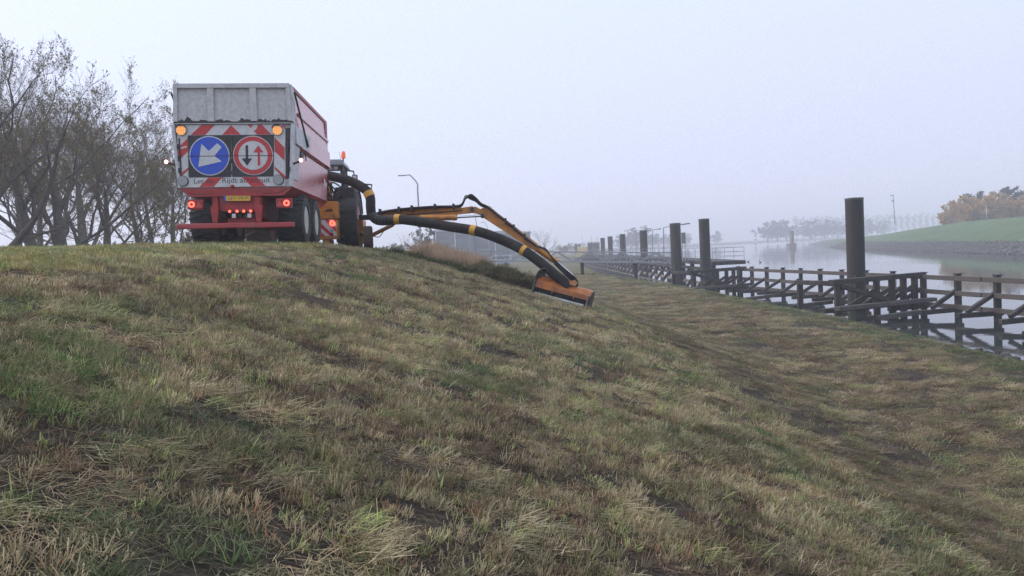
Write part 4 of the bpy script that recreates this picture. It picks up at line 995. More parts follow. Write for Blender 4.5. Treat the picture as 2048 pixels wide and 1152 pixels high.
def near_i(p): return min(range(len(sp_)), key=lambda i: (sp_[i] - p).length)
for p in (A3(660, 530, 22.75), A3(930, 768, 22.5), A3(1665, 868, 21.9)): band(near_i(p), 0.17)
band(near_i(A4(718, 560, 21.4)), 0.12)
for i in range(near_i(pp[7]), near_i(pp[10]), 2): band(i, 0.03, 0.146, black_m)
m = MB(); a = A3(1150, 815, 22.3); m.box(a, (0.12, 0.12, 0.14)); m.build('pipe_foot', black_m, sp_o, world=True, bevel=0.01)
m = MB(); m.tube([A3(622, 425, 22.7), A3(690, 430, 22.7), A3(680, 475, 22.7)], 0.025, 6); m.build('pipe_bracket', dark_m, sp_o, world=True)
# flail head
hl, hr = A4(815, 900, 21.35), A4(1290, 985, 21.0)
hl.z = tz(hl.x, hl.y) + 0.20; hr.z = tz(hr.x, hr.y) + 0.20
hd = (hr - hl).normalized(); hn = Vector((0, 0, 1)); hn = (hn - hd * hn.dot(hd)).normalized(); hf = hn.cross(hd).normalized()   # hf points away from the viewer
HW = (hr - hl).length
def HP(u, v, w): return hl + hd * u + hf * v + hn * w
def head_part(name, prof, u0, u1, mt, bev=0.015, shift=None):
    m = MB(); s0, s1 = (shift or ((0, 0), (0, 0)))
    m.hull([HP(u0, v + s0[0], w + s0[1]) for v, w in prof], [HP(u1, v + s1[0], w + s1[1]) for v, w in prof]); return m.build(name, mt, ar, world=True, bevel=bev)
prof = [(-0.37, -0.02), (-0.32, 0.15), (-0.14, 0.27), (0.20, 0.28), (0.36, 0.18), (0.36, 0.02)]
hh = head_part('mower_head', prof, 0.05, HW - 0.02, rust_m)
m = MB(); m.hull([HP(0.12, v, w) for v, w in ((-0.16, 0.27), (0.16, 0.28), (0.12, 0.37), (-0.10, 0.37))], [HP(HW - 0.75, v, w) for v, w in ((-0.16, 0.27), (0.16, 0.28), (0.12, 0.32), (-0.10, 0.32))]); m.build('hood_ridge', rust_m, hh, world=True, bevel=0.015)
for u in (0.55, 1.15):
    m = MB(); m.hull([HP(u - 0.012, v, w) for v, w in ((-0.385, -0.02), (-0.33, 0.16), (-0.15, 0.285), (-0.14, 0.25), (-0.30, 0.13))], [HP(u + 0.012, v, w) for v, w in ((-0.385, -0.02), (-0.33, 0.16), (-0.15, 0.285), (-0.14, 0.25), (-0.30, 0.13))]); m.build('hood_rib', rust_m, hh, world=True)
m = MB(); c = HP(HW * 0.58, 0.0, 0.26); m.tube([c, c + hn * 0.10 - hd * 0.06], [0.24, 0.19], 18); m.build('pipe_socket', rust_m, hh, world=True, smooth=True)
for u in (0.02, HW - 0.01):
    m = MB(); m.hull([HP(u - 0.02, v, w) for v, w in ((-0.40, -0.18), (-0.36, 0.16), (-0.2, 0.26), (0.2, 0.26), (0.38, 0.16), (0.38, -0.18))], [HP(u + 0.02, v, w) for v, w in ((-0.40, -0.18), (-0.36, 0.16), (-0.2, 0.26), (0.2, 0.26), (0.38, 0.16), (0.38, -0.18))]); m.build('end_plate', dark_m, hh, world=True, bevel=0.01)
SK = ((-0.40, -0.18), (-0.365, 0.03), (-0.345, 0.03), (-0.38, -0.18)); m = MB(); m.hull([HP(0.05, v, w) for v, w in SK], [HP(HW - 0.02, v, w) for v, w in SK]); m.build('rubber_skirt', mat('skirt_black', (0.010, 0.010, 0.011), 0.8, spec=0.2), hh, world=True)
m = MB(); m.tube([HP(0.12, -0.50, -0.14), HP(HW - 0.12, -0.50, -0.14)], 0.055, 14); ro = m.build('roller', mat('worn_steel', (0.42, 0.42, 0.43), 0.4, metal=0.6, var=0.25, dirt=(0.10, 0.085, 0.07), dirt_amt=0.9, dirt_scale=7), hh, world=True, smooth=True)
for u in (0.04, HW - 0.04):
    m = MB(); m.bar(HP(u, -0.30, 0.10), HP(u, -0.54, -0.14), 0.03, 0.10); m.build('roller_bracket', dark_m, hh, world=True)
m = MB(); m.tube([HP(0.1, 0.05, 0.12), HP(HW - 0.1, 0.05, 0.12)], 0.09, 12); m.build('flail_shaft', dark_m, hh, world=True)
m = MB(); m.lathe([(0.0001, -0.10), (0.13, -0.10), (0.15, 0.10), (0.0001, 0.10)], HP(0.10, 0.0, 0.34), 'X', 16); m.build('motor', dark_m, hh, world=True, smooth=True)
for k in range(5):
    m = MB(); u0 = 0.06 + 0.02 * k
    m.tube(spline([HP(0.0 + 0.03 * k, -0.22 + 0.07 * k, 0.16), HP(0.04 + 0.03 * k, -0.24 + 0.07 * k, 0.44 + 0.02 * k), HP(0.20 + 0.04 * k, -0.22 + 0.06 * k, 0.56 - 0.02 * k), HP(0.42 + 0.03 * k, -0.2 + 0.05 * k, 0.46 + 0.02 * k), HP(0.56, -0.05 + 0.03 * k, 0.36)], 6), 0.026, 6); m.build('hose', hose_m, hh, world=True, smooth=True)
# support wheel hanging beside the column
sw_m = wheel_meshes('support_wheel', 0.36, 0.28, 0.18, 18, 0.012, mudtyre_m, rust_m)
c = A3(655, 950, 23.4); c.z = tz(c.x, 23.4) + 0.37
add_wheel(ar, sw_m, THINGM[ar.name].inverted() @ c, steer=0.15)
m = MB(); m.bar(A3(590, 900, 23.9), c, 0.10, 0.10); m.build('wheel_arm', rust_m, ar, world=True, bevel=0.01)
m = MB(); m.tube(spline([A3(710, 925, 23.5), A3(760, 930, 23.4), A3(800, 880, 23.4), A3(830, 850, 23.3)], 5), 0.014, 5); m.build('hose', hose_m, ar, world=True)

# ------------------------------------------------------------------ mooring piles, fender, landing stage, gangway
pile_m = mat('pile_steel', (0.028, 0.026, 0.029), 0.6, var=0.25, scale=1.2, bump=0.1, bscale=9, dirt=(0.075, 0.047, 0.035), dirt_amt=0.7, dirt_scale=2.2, stretch=(1, 1, 0.18), spec=0.35)
timber_m = mat('dark_timber', (0.028, 0.025, 0.025), 0.85, var=0.35, scale=3, bump=0.4, bscale=12, dirt=(0.095, 0.080, 0.066), dirt_amt=0.7, dirt_scale=3, stretch=(1, 1, 0.3))
rail_m = mat('weathered_rail', (0.092, 0.075, 0.066), 0.85, var=0.25, scale=2, bump=0.35, bscale=14, dirt=(0.07, 0.06, 0.05), dirt_amt=0.7, dirt_scale=2.0)
plank_m = mat('grey_plank', (0.085, 0.075, 0.070), 0.85, var=0.3, scale=3, bump=0.3, dirt=(0.05, 0.045, 0.04), dirt_amt=0.8, dirt_scale=2.5)
galv_m = mat('galvanised', (0.30, 0.32, 0.34), 0.45, metal=0.4, var=0.12, scale=6)
PT = 1.72                                                       # pile heads above eye level
def pile(px, Y, D, ztop, label, marks=True):
    x = at(px, 500, Y).x
    t = thing('mooring_pile', label, 'mooring pile', (x, Y, -5.0), group='steel mooring piles in a row')
    r = D / 2; m = MB(); m.lathe([(r, 0), (r, ztop + 5.0 - 0.06), (r - 0.03, ztop + 5.0 - 0.06)], (0, 0, 0), 'Z', 32); m.build('shaft', pile_m, t, smooth=True)
    m = MB(); m.lathe([(r + 0.012, ztop + 4.90), (r + 0.012, ztop + 5.0), (0.0001, ztop + 5.03)], (0, 0, 0), 'Z', 32); m.build('cap', mat('pile_cap', (0.08, 0.075, 0.07), 0.6), t, smooth=True)
    m = MB(); m.lathe([(r + 0.004, 0.0), (r + 0.008, 1.0), (r + 0.003, 2.05)], (0, 0, 0), 'Z', 32); m.build('tide_band', mat('algae_band', (0.022, 0.025, 0.018), 0.8, var=0.4, scale=3, dirt=(0.06, 0.05, 0.04), dirt_amt=0.7, dirt_scale=2), t, smooth=True)
    m = MB(); 
    for zz in np.arange(1.6, ztop + 4.2, 1.45): m.lathe([(r + 0.006, zz), (r + 0.006, zz + 0.05)], (0, 0, 0), 'Z', 32)
    tag(m.build('weld_seam', pile_m, t, smooth=True), kind='stuff')
    return t
p1 = pile(1711, 37.0, 0.82, PT, 'nearest and tallest dark steel pile, standing inside the timber fender')
p2 = pile(1410, 61.0, 0.82, 1.78, 'dark steel pile at the end of the timber fender, by the stage')
p3 = pile(1352, 69.0, 0.95, 1.75, 'dark steel pile where the gangway meets the stage, beside the sign board')
pile(1288, 98.0, 0.95, 1.80, 'dark steel pile behind the gangway, third from the timber fender')
pile(1246, 126.0, 0.95, 1.85, 'dark steel pile behind the gangway, fourth from the timber fender')
pile(1221, 148.0, 0.95, 1.85, 'dark steel pile behind the gangway, fifth from the timber fender')
pile(1206, 167.0, 0.95, 1.85, 'slim looking far steel pile, sixth from the timber fender')
for (px, Y, lb) in ((1152.5, 290, 'left one of the farthest pair of dark piles beside the moored boat'), (1159.5, 286, 'right one of the farthest pair of dark piles beside the moored boat')):
    pile(px, Y, 0.95, 1.5, lb)
for p, h0 in ((p1, 1.1), (p2, 1.1), (p3, 1.1)):
    r = 0.43 if p is not p3 else 0.495
    m = MB(); m.box((-r * 0.55, -r * 0.84, 2.2), (0.10, 0.05, 1.7)); m.build('rub_strip', plank_m, p, bevel=0.01)

def fender_bents(t, pts, inward, rz, with_brace=True, first=0):
    """posts with raking braces and a tie beam at each point; inward = unit vector towards the shore"""
    for (x, y) in pts:
        j = random.Random(int(x * 100 + y * 7)); w = 0.205 + j.uniform(-0.012, 0.018)
        m = MB(); m.box((x, y, (rz + 0.10 - 5.0) / 2), (w, w, rz + 0.10 + 5.0)); po = m.build('post', timber_m, t, world=True, bevel=0.02)
        m = MB(); m.box((x + 0.02, y, rz + 0.115), (w + 0.05, w + 0.05, 0.03)); m.build('post_cap', black_m, po, world=True)
        if with_brace:
            a = Vector((x, y, rz - 0.62)) + inward * 0.10; b = Vector((x, y, -3.34)) + inward * (1.35 + j.uniform(-0.1, 0.1))
            m = MB(); m.bar(a, b, 0.17, 0.17); m.build('brace', timber_m, t, world=True, bevel=0.02)
            c = Vector((x, y, -3.45)) - inward * 0.2; d = Vector((x, y, -3.48 + j.uniform(-0.04, 0.04))) + inward * 1.75
            m = MB(); m.bar(c, d, 0.22, 0.20); m.build('tie_beam', timber_m, t, world=True, bevel=0.02)
def rails(t, p0, p1_, zs, h, thick, n, off, mt):
    p0, p1_ = Vector((*p0, 0)), Vector((*p1_, 0)); d = (p1_ - p0).normalized(); nn = Vector((-d.y, d.x, 0)) * off
    for z in zs:
        for k in range(n):
            a = p0 + (p1_ - p0) * (k / n); b = p0 + (p1_ - p0) * ((k + 1) / n - 0.003)
            j = random.Random(int(z * 100) + k); dz = j.uniform(-0.012, 0.012)
            m = MB(); m.bar(a + nn + Vector((0, 0, z - h / 2 + dz)), b + nn + Vector((0, 0, z - h / 2 + j.uniform(-0.012, 0.012))), thick, h); m.build('rail', mt, t, world=True, bevel=0.012)
RZ = -2.02
FA, FB = Vector((20.6, 22.0, 0)), Vector((16.4, 56.0, 0))
fd = (FB - FA).normalized(); fin = Vector((-fd.y, fd.x, 0)); fin = fin if fin.x < 0 else -fin
ff = thing('timber_fender', 'long dark timber fender with three rails and raking braces in the river', 'timber fender', (FA.x, FA.y, -5.0))
FL = (FB - FA).length; nb2 = 15
fender_bents(ff, [(FA + fd * (FL * k / nb2)).to_2d() for k in range(nb2 + 1)], fin, RZ)
for k, zz in enumerate((RZ + 0.02, RZ - 0.62, RZ - 1.22)): rails(ff, FA.to_2d(), FB.to_2d(), [zz], 0.20, 0.09, 7, (0.18 if fin.x * fd.y - fin.y * fd.x < 0 else -0.18), rail_m)
def wing(pc, pe, label):
    """short return of the fender towards the shore, in front of a pile"""
    pc, pe = Vector((*pc, 0)), Vector((*pe, 0)); d = (pe - pc).normalized(); L_ = (pe - pc).length
    inw = Vector((-d.y, d.x, 0)); inw = inw if inw.y > 0 else -inw
    lean = (Vector((-1, 0.25, 0))).normalized()
    t = thing('fender_wing', label, 'timber fender', (pc.x, pc.y, -5.0), group='fender wings in front of the piles')
    for k, f in enumerate((0.10, 0.24, 0.38, 0.56, 1.0)):
        p = pc + d * (L_ * f); w = 0.23
        m = MB(); m.box((p.x, p.y, (RZ - 3.75) / 2 - 0.05), (w, w, RZ + 3.75)); m.build('post', timber_m, t, world=True, bevel=0.02)
        if k < 4:
            m = MB(); m.bar(Vector((p.x, p.y, RZ - 0.5)) + lean * 0.08, Vector((p.x, p.y, -3.30)) + lean * 1.3, 0.19, 0.19); m.build('brace', timber_m, t, world=True, bevel=0.02)
    for z, h in ((RZ + 0.02, 0.22),):
        m = MB(); m.bar(pc + Vector((0, 0, z)), pe + d * 0.4 + Vector((0, 0, z)), 0.30, h); m.build('cap_beam', timber_m, t, world=True, bevel=0.02)
    m = MB(); m.bar(pc - d * 0.3 + inw * -0.35 + Vector((0, 0, -3.16)), pe + d * 0.5 + inw * -0.35 + Vector((0, 0, -3.10)), 0.32, 0.18); m.build('footing_beam', plank_m, t, world=True, bevel=0.02)
    m = MB(); m.bar(pc - d * 0.3 + inw * 0.45 + Vector((0, 0, -3.30)), pe + d * 0.5 + inw * 0.45 + Vector((0, 0, -3.24)), 0.36, 0.20); m.build('footing_beam', timber_m, t, world=True, bevel=0.02)
    m = MB(); m.bar(pe + inw * -0.16 + Vector((0, 0, RZ - 0.15)), pc + d * (L_ * 0.45) + inw * -0.16 + Vector((0, 0, -3.0)), 0.16, 0.20); m.build('cross_brace', timber_m, t, world=True, bevel=0.02)
    m = MB(); m.bar(pe + Vector((0, 0, RZ - 0.05)), pe + inw * 2.6 + d * -0.4 + Vector((0, 0, RZ - 0.05)), 0.24, 0.20); m.build('side_beam', timber_m, t, world=True, bevel=0.02)
    m = MB(); p = pe + inw * 2.4 - d * 0.4; m.box((p.x, p.y, -2.9), (0.22, 0.22, 2.0)); m.build('post', timber_m, t, world=True, bevel=0.02)
def fpt(px):
    """where a photo column meets the fender line"""
    k = (px - 1024) / F_PX; s_ = (FA.x - k * FA.y) / (k * fd.y - fd.x); return (FA + fd * s_).to_2d()
c1 = fpt(1846); wing(c1, (13.9, c1.y - 2.6), 'near timber return in front of the tallest steel pile')
c2 = fpt(1492); wing(c2, (12.3, c2.y - 2.6), 'far timber return in front of the pile beside the stage')
for k in range(4):                                             # loose footings between fender and shore
    j = random.Random(k + 40); y = 27 + k * 7.1; x0 = float(edge_x(y)) + 4.0
    p = FA + fd * ((y - FA.y) / fd.y)
    m = MB(); m.bar((p.x - 1.2, p.y + j.uniform(-0.5, 0.5), -3.55), (p.x - 3.4 + j.uniform(-0.4, 0.6), p.y - 0.8 + j.uniform(-0.5, 0.5), -3.62), 0.26, 0.20); m.build('footing_beam', plank_m if k % 2 else timber_m, ff, world=True, bevel=0.02)

# landing stage on piles
DZ = -1.62
lsx = lambda y: 17.2 + (y - 62) * 0.018
ls = thing('landing_stage', 'long dark landing stage with thin steel railings along the pile row', 'landing stage', (lsx(62), 62, -5.0))
m = MB(); m.hull([(lsx(61) - 1.3, 61, DZ - 0.3), (lsx(61) + 1.3, 61, DZ - 0.3), (lsx(61) + 1.3, 61, DZ), (lsx(61) - 1.3, 61, DZ)], [(lsx(190) - 1.3, 190, DZ - 0.3), (lsx(190) + 1.3, 190, DZ - 0.3), (lsx(190) + 1.3, 190, DZ), (lsx(190) - 1.3, 190, DZ)]); m.build('deck', timber_m, ls, world=True)
for z in (DZ - 0.62, DZ - 1.2, DZ - 1.85):
    for k in range(10):
        y0 = 61 + k * 12.9; m = MB(); m.bar((lsx(y0) - 1.42, y0, z), (lsx(y0 + 12.8) - 1.42, y0 + 12.8, z), 0.12, 0.26); m.build('stringer', mat('pale_stringer', (0.24, 0.21, 0.15), 0.85, var=0.3, dirt=(0.07, 0.06, 0.05), dirt_amt=0.8, dirt_scale=1.2) if z < DZ - 1.5 else timber_m, ls, world=True)
for k in range(34):
    y = 61.5 + k * 3.85
    m = MB(); m.box((lsx(y) - 1.15, y, -3.4), (0.32, 0.32, 3.3)); m.build('pile_post', timber_m, ls, world=True)
    m = MB(); m.bar((lsx(y) - 1.3, y, DZ - 0.6), (lsx(y) - 2.5, y, -3.7), 0.24, 0.24); m.build('brace', timber_m, ls, world=True)
for s in (-1.25, 1.25):
    for k in range(43):
        y = 61.2 + k * 3.0; m = MB(); m.tube([(lsx(y) + s, y, DZ), (lsx(y) + s, y, DZ + 1.05)], 0.02, 6); m.build('railing_post', galv_m, ls, world=True)
    for z in (0.35, 0.70, 1.05):
        m = MB(); m.tube([(lsx(61.2) + s, 61.2, DZ + z), (lsx(188) + s, 188, DZ + z)], 0.016, 6); m.build('railing_bar', galv_m, ls, world=True)
m = MB()
for z in (0.35, 0.70, 1.05): m.tube([(lsx(61.2) - 1.25, 61.2, DZ + z), (lsx(61.2) + 1.25, 61.2, DZ + z)], 0.018, 6)
tag(m.build('end_railing', galv_m, ls, world=True), kind='stuff')

# gangway truss
g0, g1 = at(958, 512, 75), at(1348, 515, 71)
gt0, gb0, gt1, gb1 = at(958, 503, 75).z, at(958, 522, 75).z, at(1348, 505.5, 71).z, at(1348, 525.5, 71).z
gw = thing('gangway', 'grey steel truss gangway sloping from the berm to the landing stage', 'gangway', (g0.x, g0.y, gb0))
for off in (0, 1.3):
    o = Vector((0, off, 0)); a0 = Vector((g0.x, g0.y, gb0)) + o; a1 = Vector((g1.x, g1.y, gb1)) + o; b0 = Vector((g0.x, g0.y, gt0)) + o; b1 = Vector((g1.x, g1.y, gt1)) + o
    m = MB(); m.bar(a0, a1, 0.12, 0.14); m.build('bottom_chord', galv_m, gw, world=True)
    m = MB(); m.bar(b0, b1, 0.10, 0.11); m.build('top_chord', galv_m, gw, world=True)
    m = MB(); m.bar(a0.lerp(b0, 0.45), a1.lerp(b1, 0.45), 0.05, 0.05); m.build('mid_rail', galv_m, gw, world=True)
    n = 12
    for k in range(n):
        f0, f1 = k / n, (k + 1) / n
        p, q = (a0.lerp(a1, f0), b0.lerp(b1, f1)) if k % 2 == 0 else (b0.lerp(b1, f0), a0.lerp(a1, f1))
        m = MB(); m.bar(p, q, 0.07, 0.10); m.build('diagonal', galv_m, gw, world=True)
    for k in range(0, n + 1, 4):
        m = MB(); m.bar(a0.lerp(a1, k / n), b0.lerp(b1, k / n), 0.06, 0.06); m.build('upright', galv_m, gw, world=True)
m = MB(); a0 = Vector((g0.x, g0.y + 0.65, gb0 + 0.03)); a1 = Vector((g1.x, g1.y + 0.65, gb1 + 0.03)); m.bar(a0, a1, 1.2, 0.06); m.build('walkway', galv_m, gw, world=True)
for px in (1276, 1170):
    f = (px - 958) / 390; p = Vector((g0.x, g0.y, gb0)).lerp(Vector((g1.x, g1.y, gb1)), f); gz = tz(p.x, p.y)
    m = MB(); m.bar(p + Vector((0, 0.65, 0)), (p.x, p.y + 0.65, -5), 0.30, 0.30); m.build('support_post', timber_m, gw, world=True)

# stage lamps with long arms, sign board
def stage_lamp(px, Y, ytop, pxe, ye, label):
    b = at(px, 500, Y); top = at(px, ytop, Y); e = at(pxe, ye, Y)
    t = thing('stage_lamp', label, 'lamp post', (b.x, Y, DZ), group='lamps along the landing stage')
    m = MB(); m.tube([(b.x, Y, DZ), (top.x, Y, top.z)], [0.06, 0.045], 8); m.build('pole', galv_m, t, world=True, smooth=True)
    m = MB(); m.tube([top, top.lerp(e, 0.7)], 0.035, 6); m.build('arm', galv_m, t, world=True, smooth=True)
    m = MB(); m.bar(top.lerp(e, 0.66), e, 0.22, 0.13); m.build('lamp_head', mat('lamp_head_grey', (0.22, 0.23, 0.24), 0.5), t, world=True, bevel=0.03)
stage_lamp(1327, 76, 455, 1380, 446.5, 'stage lamp nearest the sign board with the longest arm')
stage_lamp(1305, 90, 459.5, 1322, 457.5, 'stage lamp between the two thick piles behind the gangway')
stage_lamp(1272, 112, 466, 1302, 461.5, 'stage lamp just left of the third pile, its arm passing behind')
sg = at(1368, 500, 68)
t = thing('sign_board', 'pale upright sign board on two posts at the end of the landing stage', 'sign', (sg.x, 68, DZ))
z0, z1 = at(1368, 487, 68).z, at(1368, 465, 68).z
m = MB(); m.bx(sg.x - 0.20, sg.x + 0.17, 67.95, 68.0, z0, z1); m.build('board', mat('board_back', (0.22, 0.21, 0.20), 0.5), t, world=True)
for dx in (-0.14, 0.12):
    m = MB(); m.tube([(sg.x + dx, 68.03, DZ), (sg.x + dx, 68.03, z1)], 0.035, 6); m.build('post', galv_m, t, world=True)

# beacon pile and striped daymark out on the river
b = at(1583, 495, 285); bx_ = b.x
t = thing('river_beacon', 'concrete beacon column on a boat shaped base in mid river', 'beacon', (bx_, 285, WATER_Z - 1))
conc_m = mat('concrete_pier', (0.20, 0.16, 0.145), 0.8, var=0.25, scale=0.6)
m = MB(); base = [(-1.7, 0), (-1.3, -1.3), (1.3, -1.3), (1.7, 0), (1.3, 1.3), (-1.3, 1.3)]
m.prism(base, (1, 0, 0), (0, 1, 0), (0, 0, 0.6), (0, 0, 2.0)); m.build('base', conc_m, t, bevel=0.1)
m = MB(); m.lathe([(0.80, 2.6), (0.76, 7.0), (0.0001, 7.05)], (0.25, 0, 0), 'Z', 20); m.build('column', conc_m, t, smooth=True)
m = MB(); m.bx(-0.5, 1.0, -0.85, 0.85, 6.7, 6.95); m.build('collar', conc_m, t)
b = at(1511, 479, 640)
t = thing('daymark', 'small black and white banded daymark post by the far shore', 'daymark', (b.x, 640, WATER_Z - 0.5))
for k in range(6):
    m = MB(); m.lathe([(0.7, k * 1.5), (0.7, k * 1.5 + 1.5)], (0, 0, 0), 'Z', 12); m.build('band', mat('daymark_white', (0.85, 0.85, 0.85), 0.6) if k % 2 else mat('daymark_black', (0.03, 0.03, 0.03), 0.6), t)

# ------------------------------------------------------------------ moored boat, tower piles, road lamps, buildings
boat_y = mat('boat_yellow', (0.55, 0.42, 0.16), 0.5, var=0.15, scale=1)
b = at(1166, 505, 225)
t = thing('moored_boat', 'pale yellow workboat with mast moored beyond the gangway', 'boat', (b.x, 225, WATER_Z), Matrix.Rotation(R(82), 3, 'Z'))
m = MB(); m.hull([(-9, -2.2, 0.9), (7, -2.2, 0.9), (11, 0, 1.3), (7, 2.2, 0.9), (-9, 2.2, 0.9)], [(-8.6, -1.9, -0.5), (6.5, -1.8, -0.5), (9.8, 0, -0.5), (6.5, 1.8, -0.5), (-8.6, 1.9, -0.5)]); m.build('hull', mat('boat_hull', (0.06, 0.07, 0.09), 0.5), t)
m = MB(); m.bx(-6.5, 1.5, -1.7, 1.7, 0.9, 2.5); cbn = m.build('cabin', boat_y, t, bevel=0.1)
m = MB(); m.bx(-2.5, 1.0, -1.4, 1.4, 2.5, 4.0); m.build('wheelhouse', boat_y, t, bevel=0.1)
for k in range(4):
    m = MB(); m.bx(-6.0 + k * 1.9, -5.0 + k * 1.9, -1.73, -1.69, 1.6, 2.2); m.build('window', glass_m, cbn)
m = MB(); m.tube([(-1.5, 0, 4.0), (-1.5, 0, 7.2)], 0.07, 6); m.build('mast', mat('mast_white', (0.6, 0.6, 0.6), 0.5), t)
for (px, Y, lb) in ((1182, 236, 'left pale capped double pile with antenna beyond the gangway'), (1193, 232, 'right pale capped double pile with antenna beyond the gangway')):
    x = at(px, 500, Y).x; t = thing('capped_pile', lb, 'mooring pile', (x, Y, -5)); zt = at(px, 486, Y).z + 5
    for dx in (-0.45, 0.45):
        m = MB(); m.lathe([(0.55, 0), (0.55, zt)], (dx, 0, 0), 'Z', 16); m.build('shaft', pile_m, t, smooth=True)
    m = MB(); m.bx(-1.05, 1.05, -0.6, 0.6, zt, zt + 0.35); m.build('cap', mat('pale_cap', (0.5, 0.5, 0.48), 0.6), t)
    m = MB(); m.tube([(0.3, 0, zt + 0.35), (0.3, 0, zt + 2.0)], 0.06, 5); m.build('antenna', galv_m, t)

def road_lamp(px, Y, py_top, px_arm, label, lean=0.0, grp='street lamps behind the dike'):
    b = at(px, 500, Y); gz = tz(b.x, Y); tp = at(px_arm[0], py_top + 8, Y); e = at(px_arm[1], py_top, Y)
    t = thing('street_lamp', label, 'street lamp', (b.x, Y, gz), group=grp)
    mid = Vector((b.x, Y, gz)).lerp(tp, 0.86)
    pts = spline([Vector((b.x, Y, gz)), Vector((b.x, Y, gz)).lerp(tp, 0.5), mid, tp.lerp(mid, 0.35), Vector((tp.x + (e.x - tp.x) * 0.35, Y, e.z - 0.02)), Vector((tp.x + (e.x - tp.x) * 0.6, Y, e.z))], 6)
    m = MB(); m.tube(pts, [0.085 - 0.045 * i / len(pts) for i in range(len(pts))], 8); m.build('pole', galv_m, t, world=True, smooth=True)
    m = MB(); a = Vector((tp.x + (e.x - tp.x) * 0.58, Y, e.z)); m.bar(a, e, 0.22, 0.09); m.build('lamp_head', mat('lamp_head_grey', (0.22, 0.23, 0.24), 0.5), t, world=True, bevel=0.03)
road_lamp(842, 70, 351.5, (834, 796), 'tall street lamp with curved arm above the mowing arm')
road_lamp(979, 150, 445, (975, 962), 'faint street lamp in the mist between the pipe and outer boom')
far_pole = mat('pale_pole', (0.55, 0.55, 0.55), 0.5, var=0.05)
for k, (px, Y, yt, lb) in enumerate(((873, 105, 430, 'pale mast left of the others below the mowing arm'), (911, 100, 425, 'pale mast in front of the dark hall, middle one'), (991, 120, 470, 'short pale mast beside the parked van'))):
    b = at(px, 500, Y); z0 = tz(b.x, Y); zt = at(px, yt, Y).z; t = thing('mast', lb, 'mast', (b.x, Y, z0))
    m = MB(); m.tube([(0, 0, 0), (0, 0, zt - z0)], [0.08, 0.05], 8); m.build('pole', far_pole, t, smooth=True)
    m = MB(); m.bx(-0.6, 0.0, -0.02, 0.02, (zt - z0) * 0.45, (zt - z0) * 0.45 + 0.06); m.build('bracket', far_pole, t)

hall_m = mat('hall_cladding', (0.10, 0.12, 0.15), 0.6, var=0.1, scale=0.5, stretch=(4, 4, 0.2))
def hall(px0, px1, Y, ytop, depth, label, roofcol=(0.5, 0.5, 0.5)):
    a, b = at(px0, 500, Y), at(px1, 500, Y); z1 = at((px0 + px1) / 2, ytop, Y).z; z0 = -2.6
    t = thing('hall', label, 'building', ((a.x + b.x) / 2, Y, z0)); w = b.x - a.x; h = z1 - z0
    m = MB(); m.bx(-w / 2, w / 2, 0, depth, 0, h); wl_ = m.build('wall', hall_m, t)
    m = MB(); m.prism([(-w / 2 - 0.3, h), (w / 2 + 0.3, h), (w / 2 + 0.3, h + 0.25), (0, h + 0.9), (-w / 2 - 0.3, h + 0.25)], AX, AZ, (0, -0.3, 0), (0, depth + 0.6, 0)); m.build('roof', mat('hall_roof' + label[:8], roofcol, 0.6, var=0.1), t)
    nd_ = max(2, int(w / 9))
    for k in range(nd_):
        xx = -w / 2 + (k + 0.5) * w / nd_; m = MB(); m.bx(xx - 1.6, xx + 1.6, -0.06, 0.02, 0.05, min(3.6, h * 0.6)); d_ = m.build('door', mat('hall_door', (0.22, 0.24, 0.27), 0.5), t)
        m = MB(); m.bx(xx - 1.5, xx + 1.5, -0.04, 0.02, h * 0.75, h * 0.86); m.build('window', glass_m, t)
hall(868, 938, 190, 462, 30, 'dark misty hall with a pale roof just left of the first pipe band', (0.42, 0.44, 0.46))
hall(934, 1062, 215, 468, 34, 'long low blue grey hall in the mist below the pipe', (0.30, 0.33, 0.37))
# parked van
b = at(996, 500, 140); gz = tz(b.x, 140)
t = thing('parked_van', 'small white and blue van parked in the mist below the pipe', 'van', (b.x, 140, gz), Matrix.Rotation(R(80), 3, 'Z'))
m = MB(); m.prism([(-2.3, 0.35), (2.3, 0.35), (2.35, 1.0), (1.5, 1.2), (0.9, 1.95), (-2.2, 1.95), (-2.3, 1.6)], (0, 1, 0), AZ, (-0.9, 0, 0), (1.8, 0, 0)); m.build('body', mat('van_white', (0.30, 0.34, 0.42), 0.35), t, bevel=0.06)
m = MB(); m.prism([(-2.0, 1.3), (0.9, 1.3), (0.7, 1.75), (-2.0, 1.75)], (0, 1, 0), AZ, (-0.905, 0, 0), (1.81, 0, 0)); m.build('windows', glass_m, t)
for yy in (-1.5, 1.5):
    for s in (-1, 1):
        m = MB(); m.lathe([(0.0001, -0.1), (0.33, -0.1), (0.33, 0.1), (0.0001, 0.1)], (0.8 * s, yy, 0.33), 'X', 16); m.build('wheel', tyre_m, t)
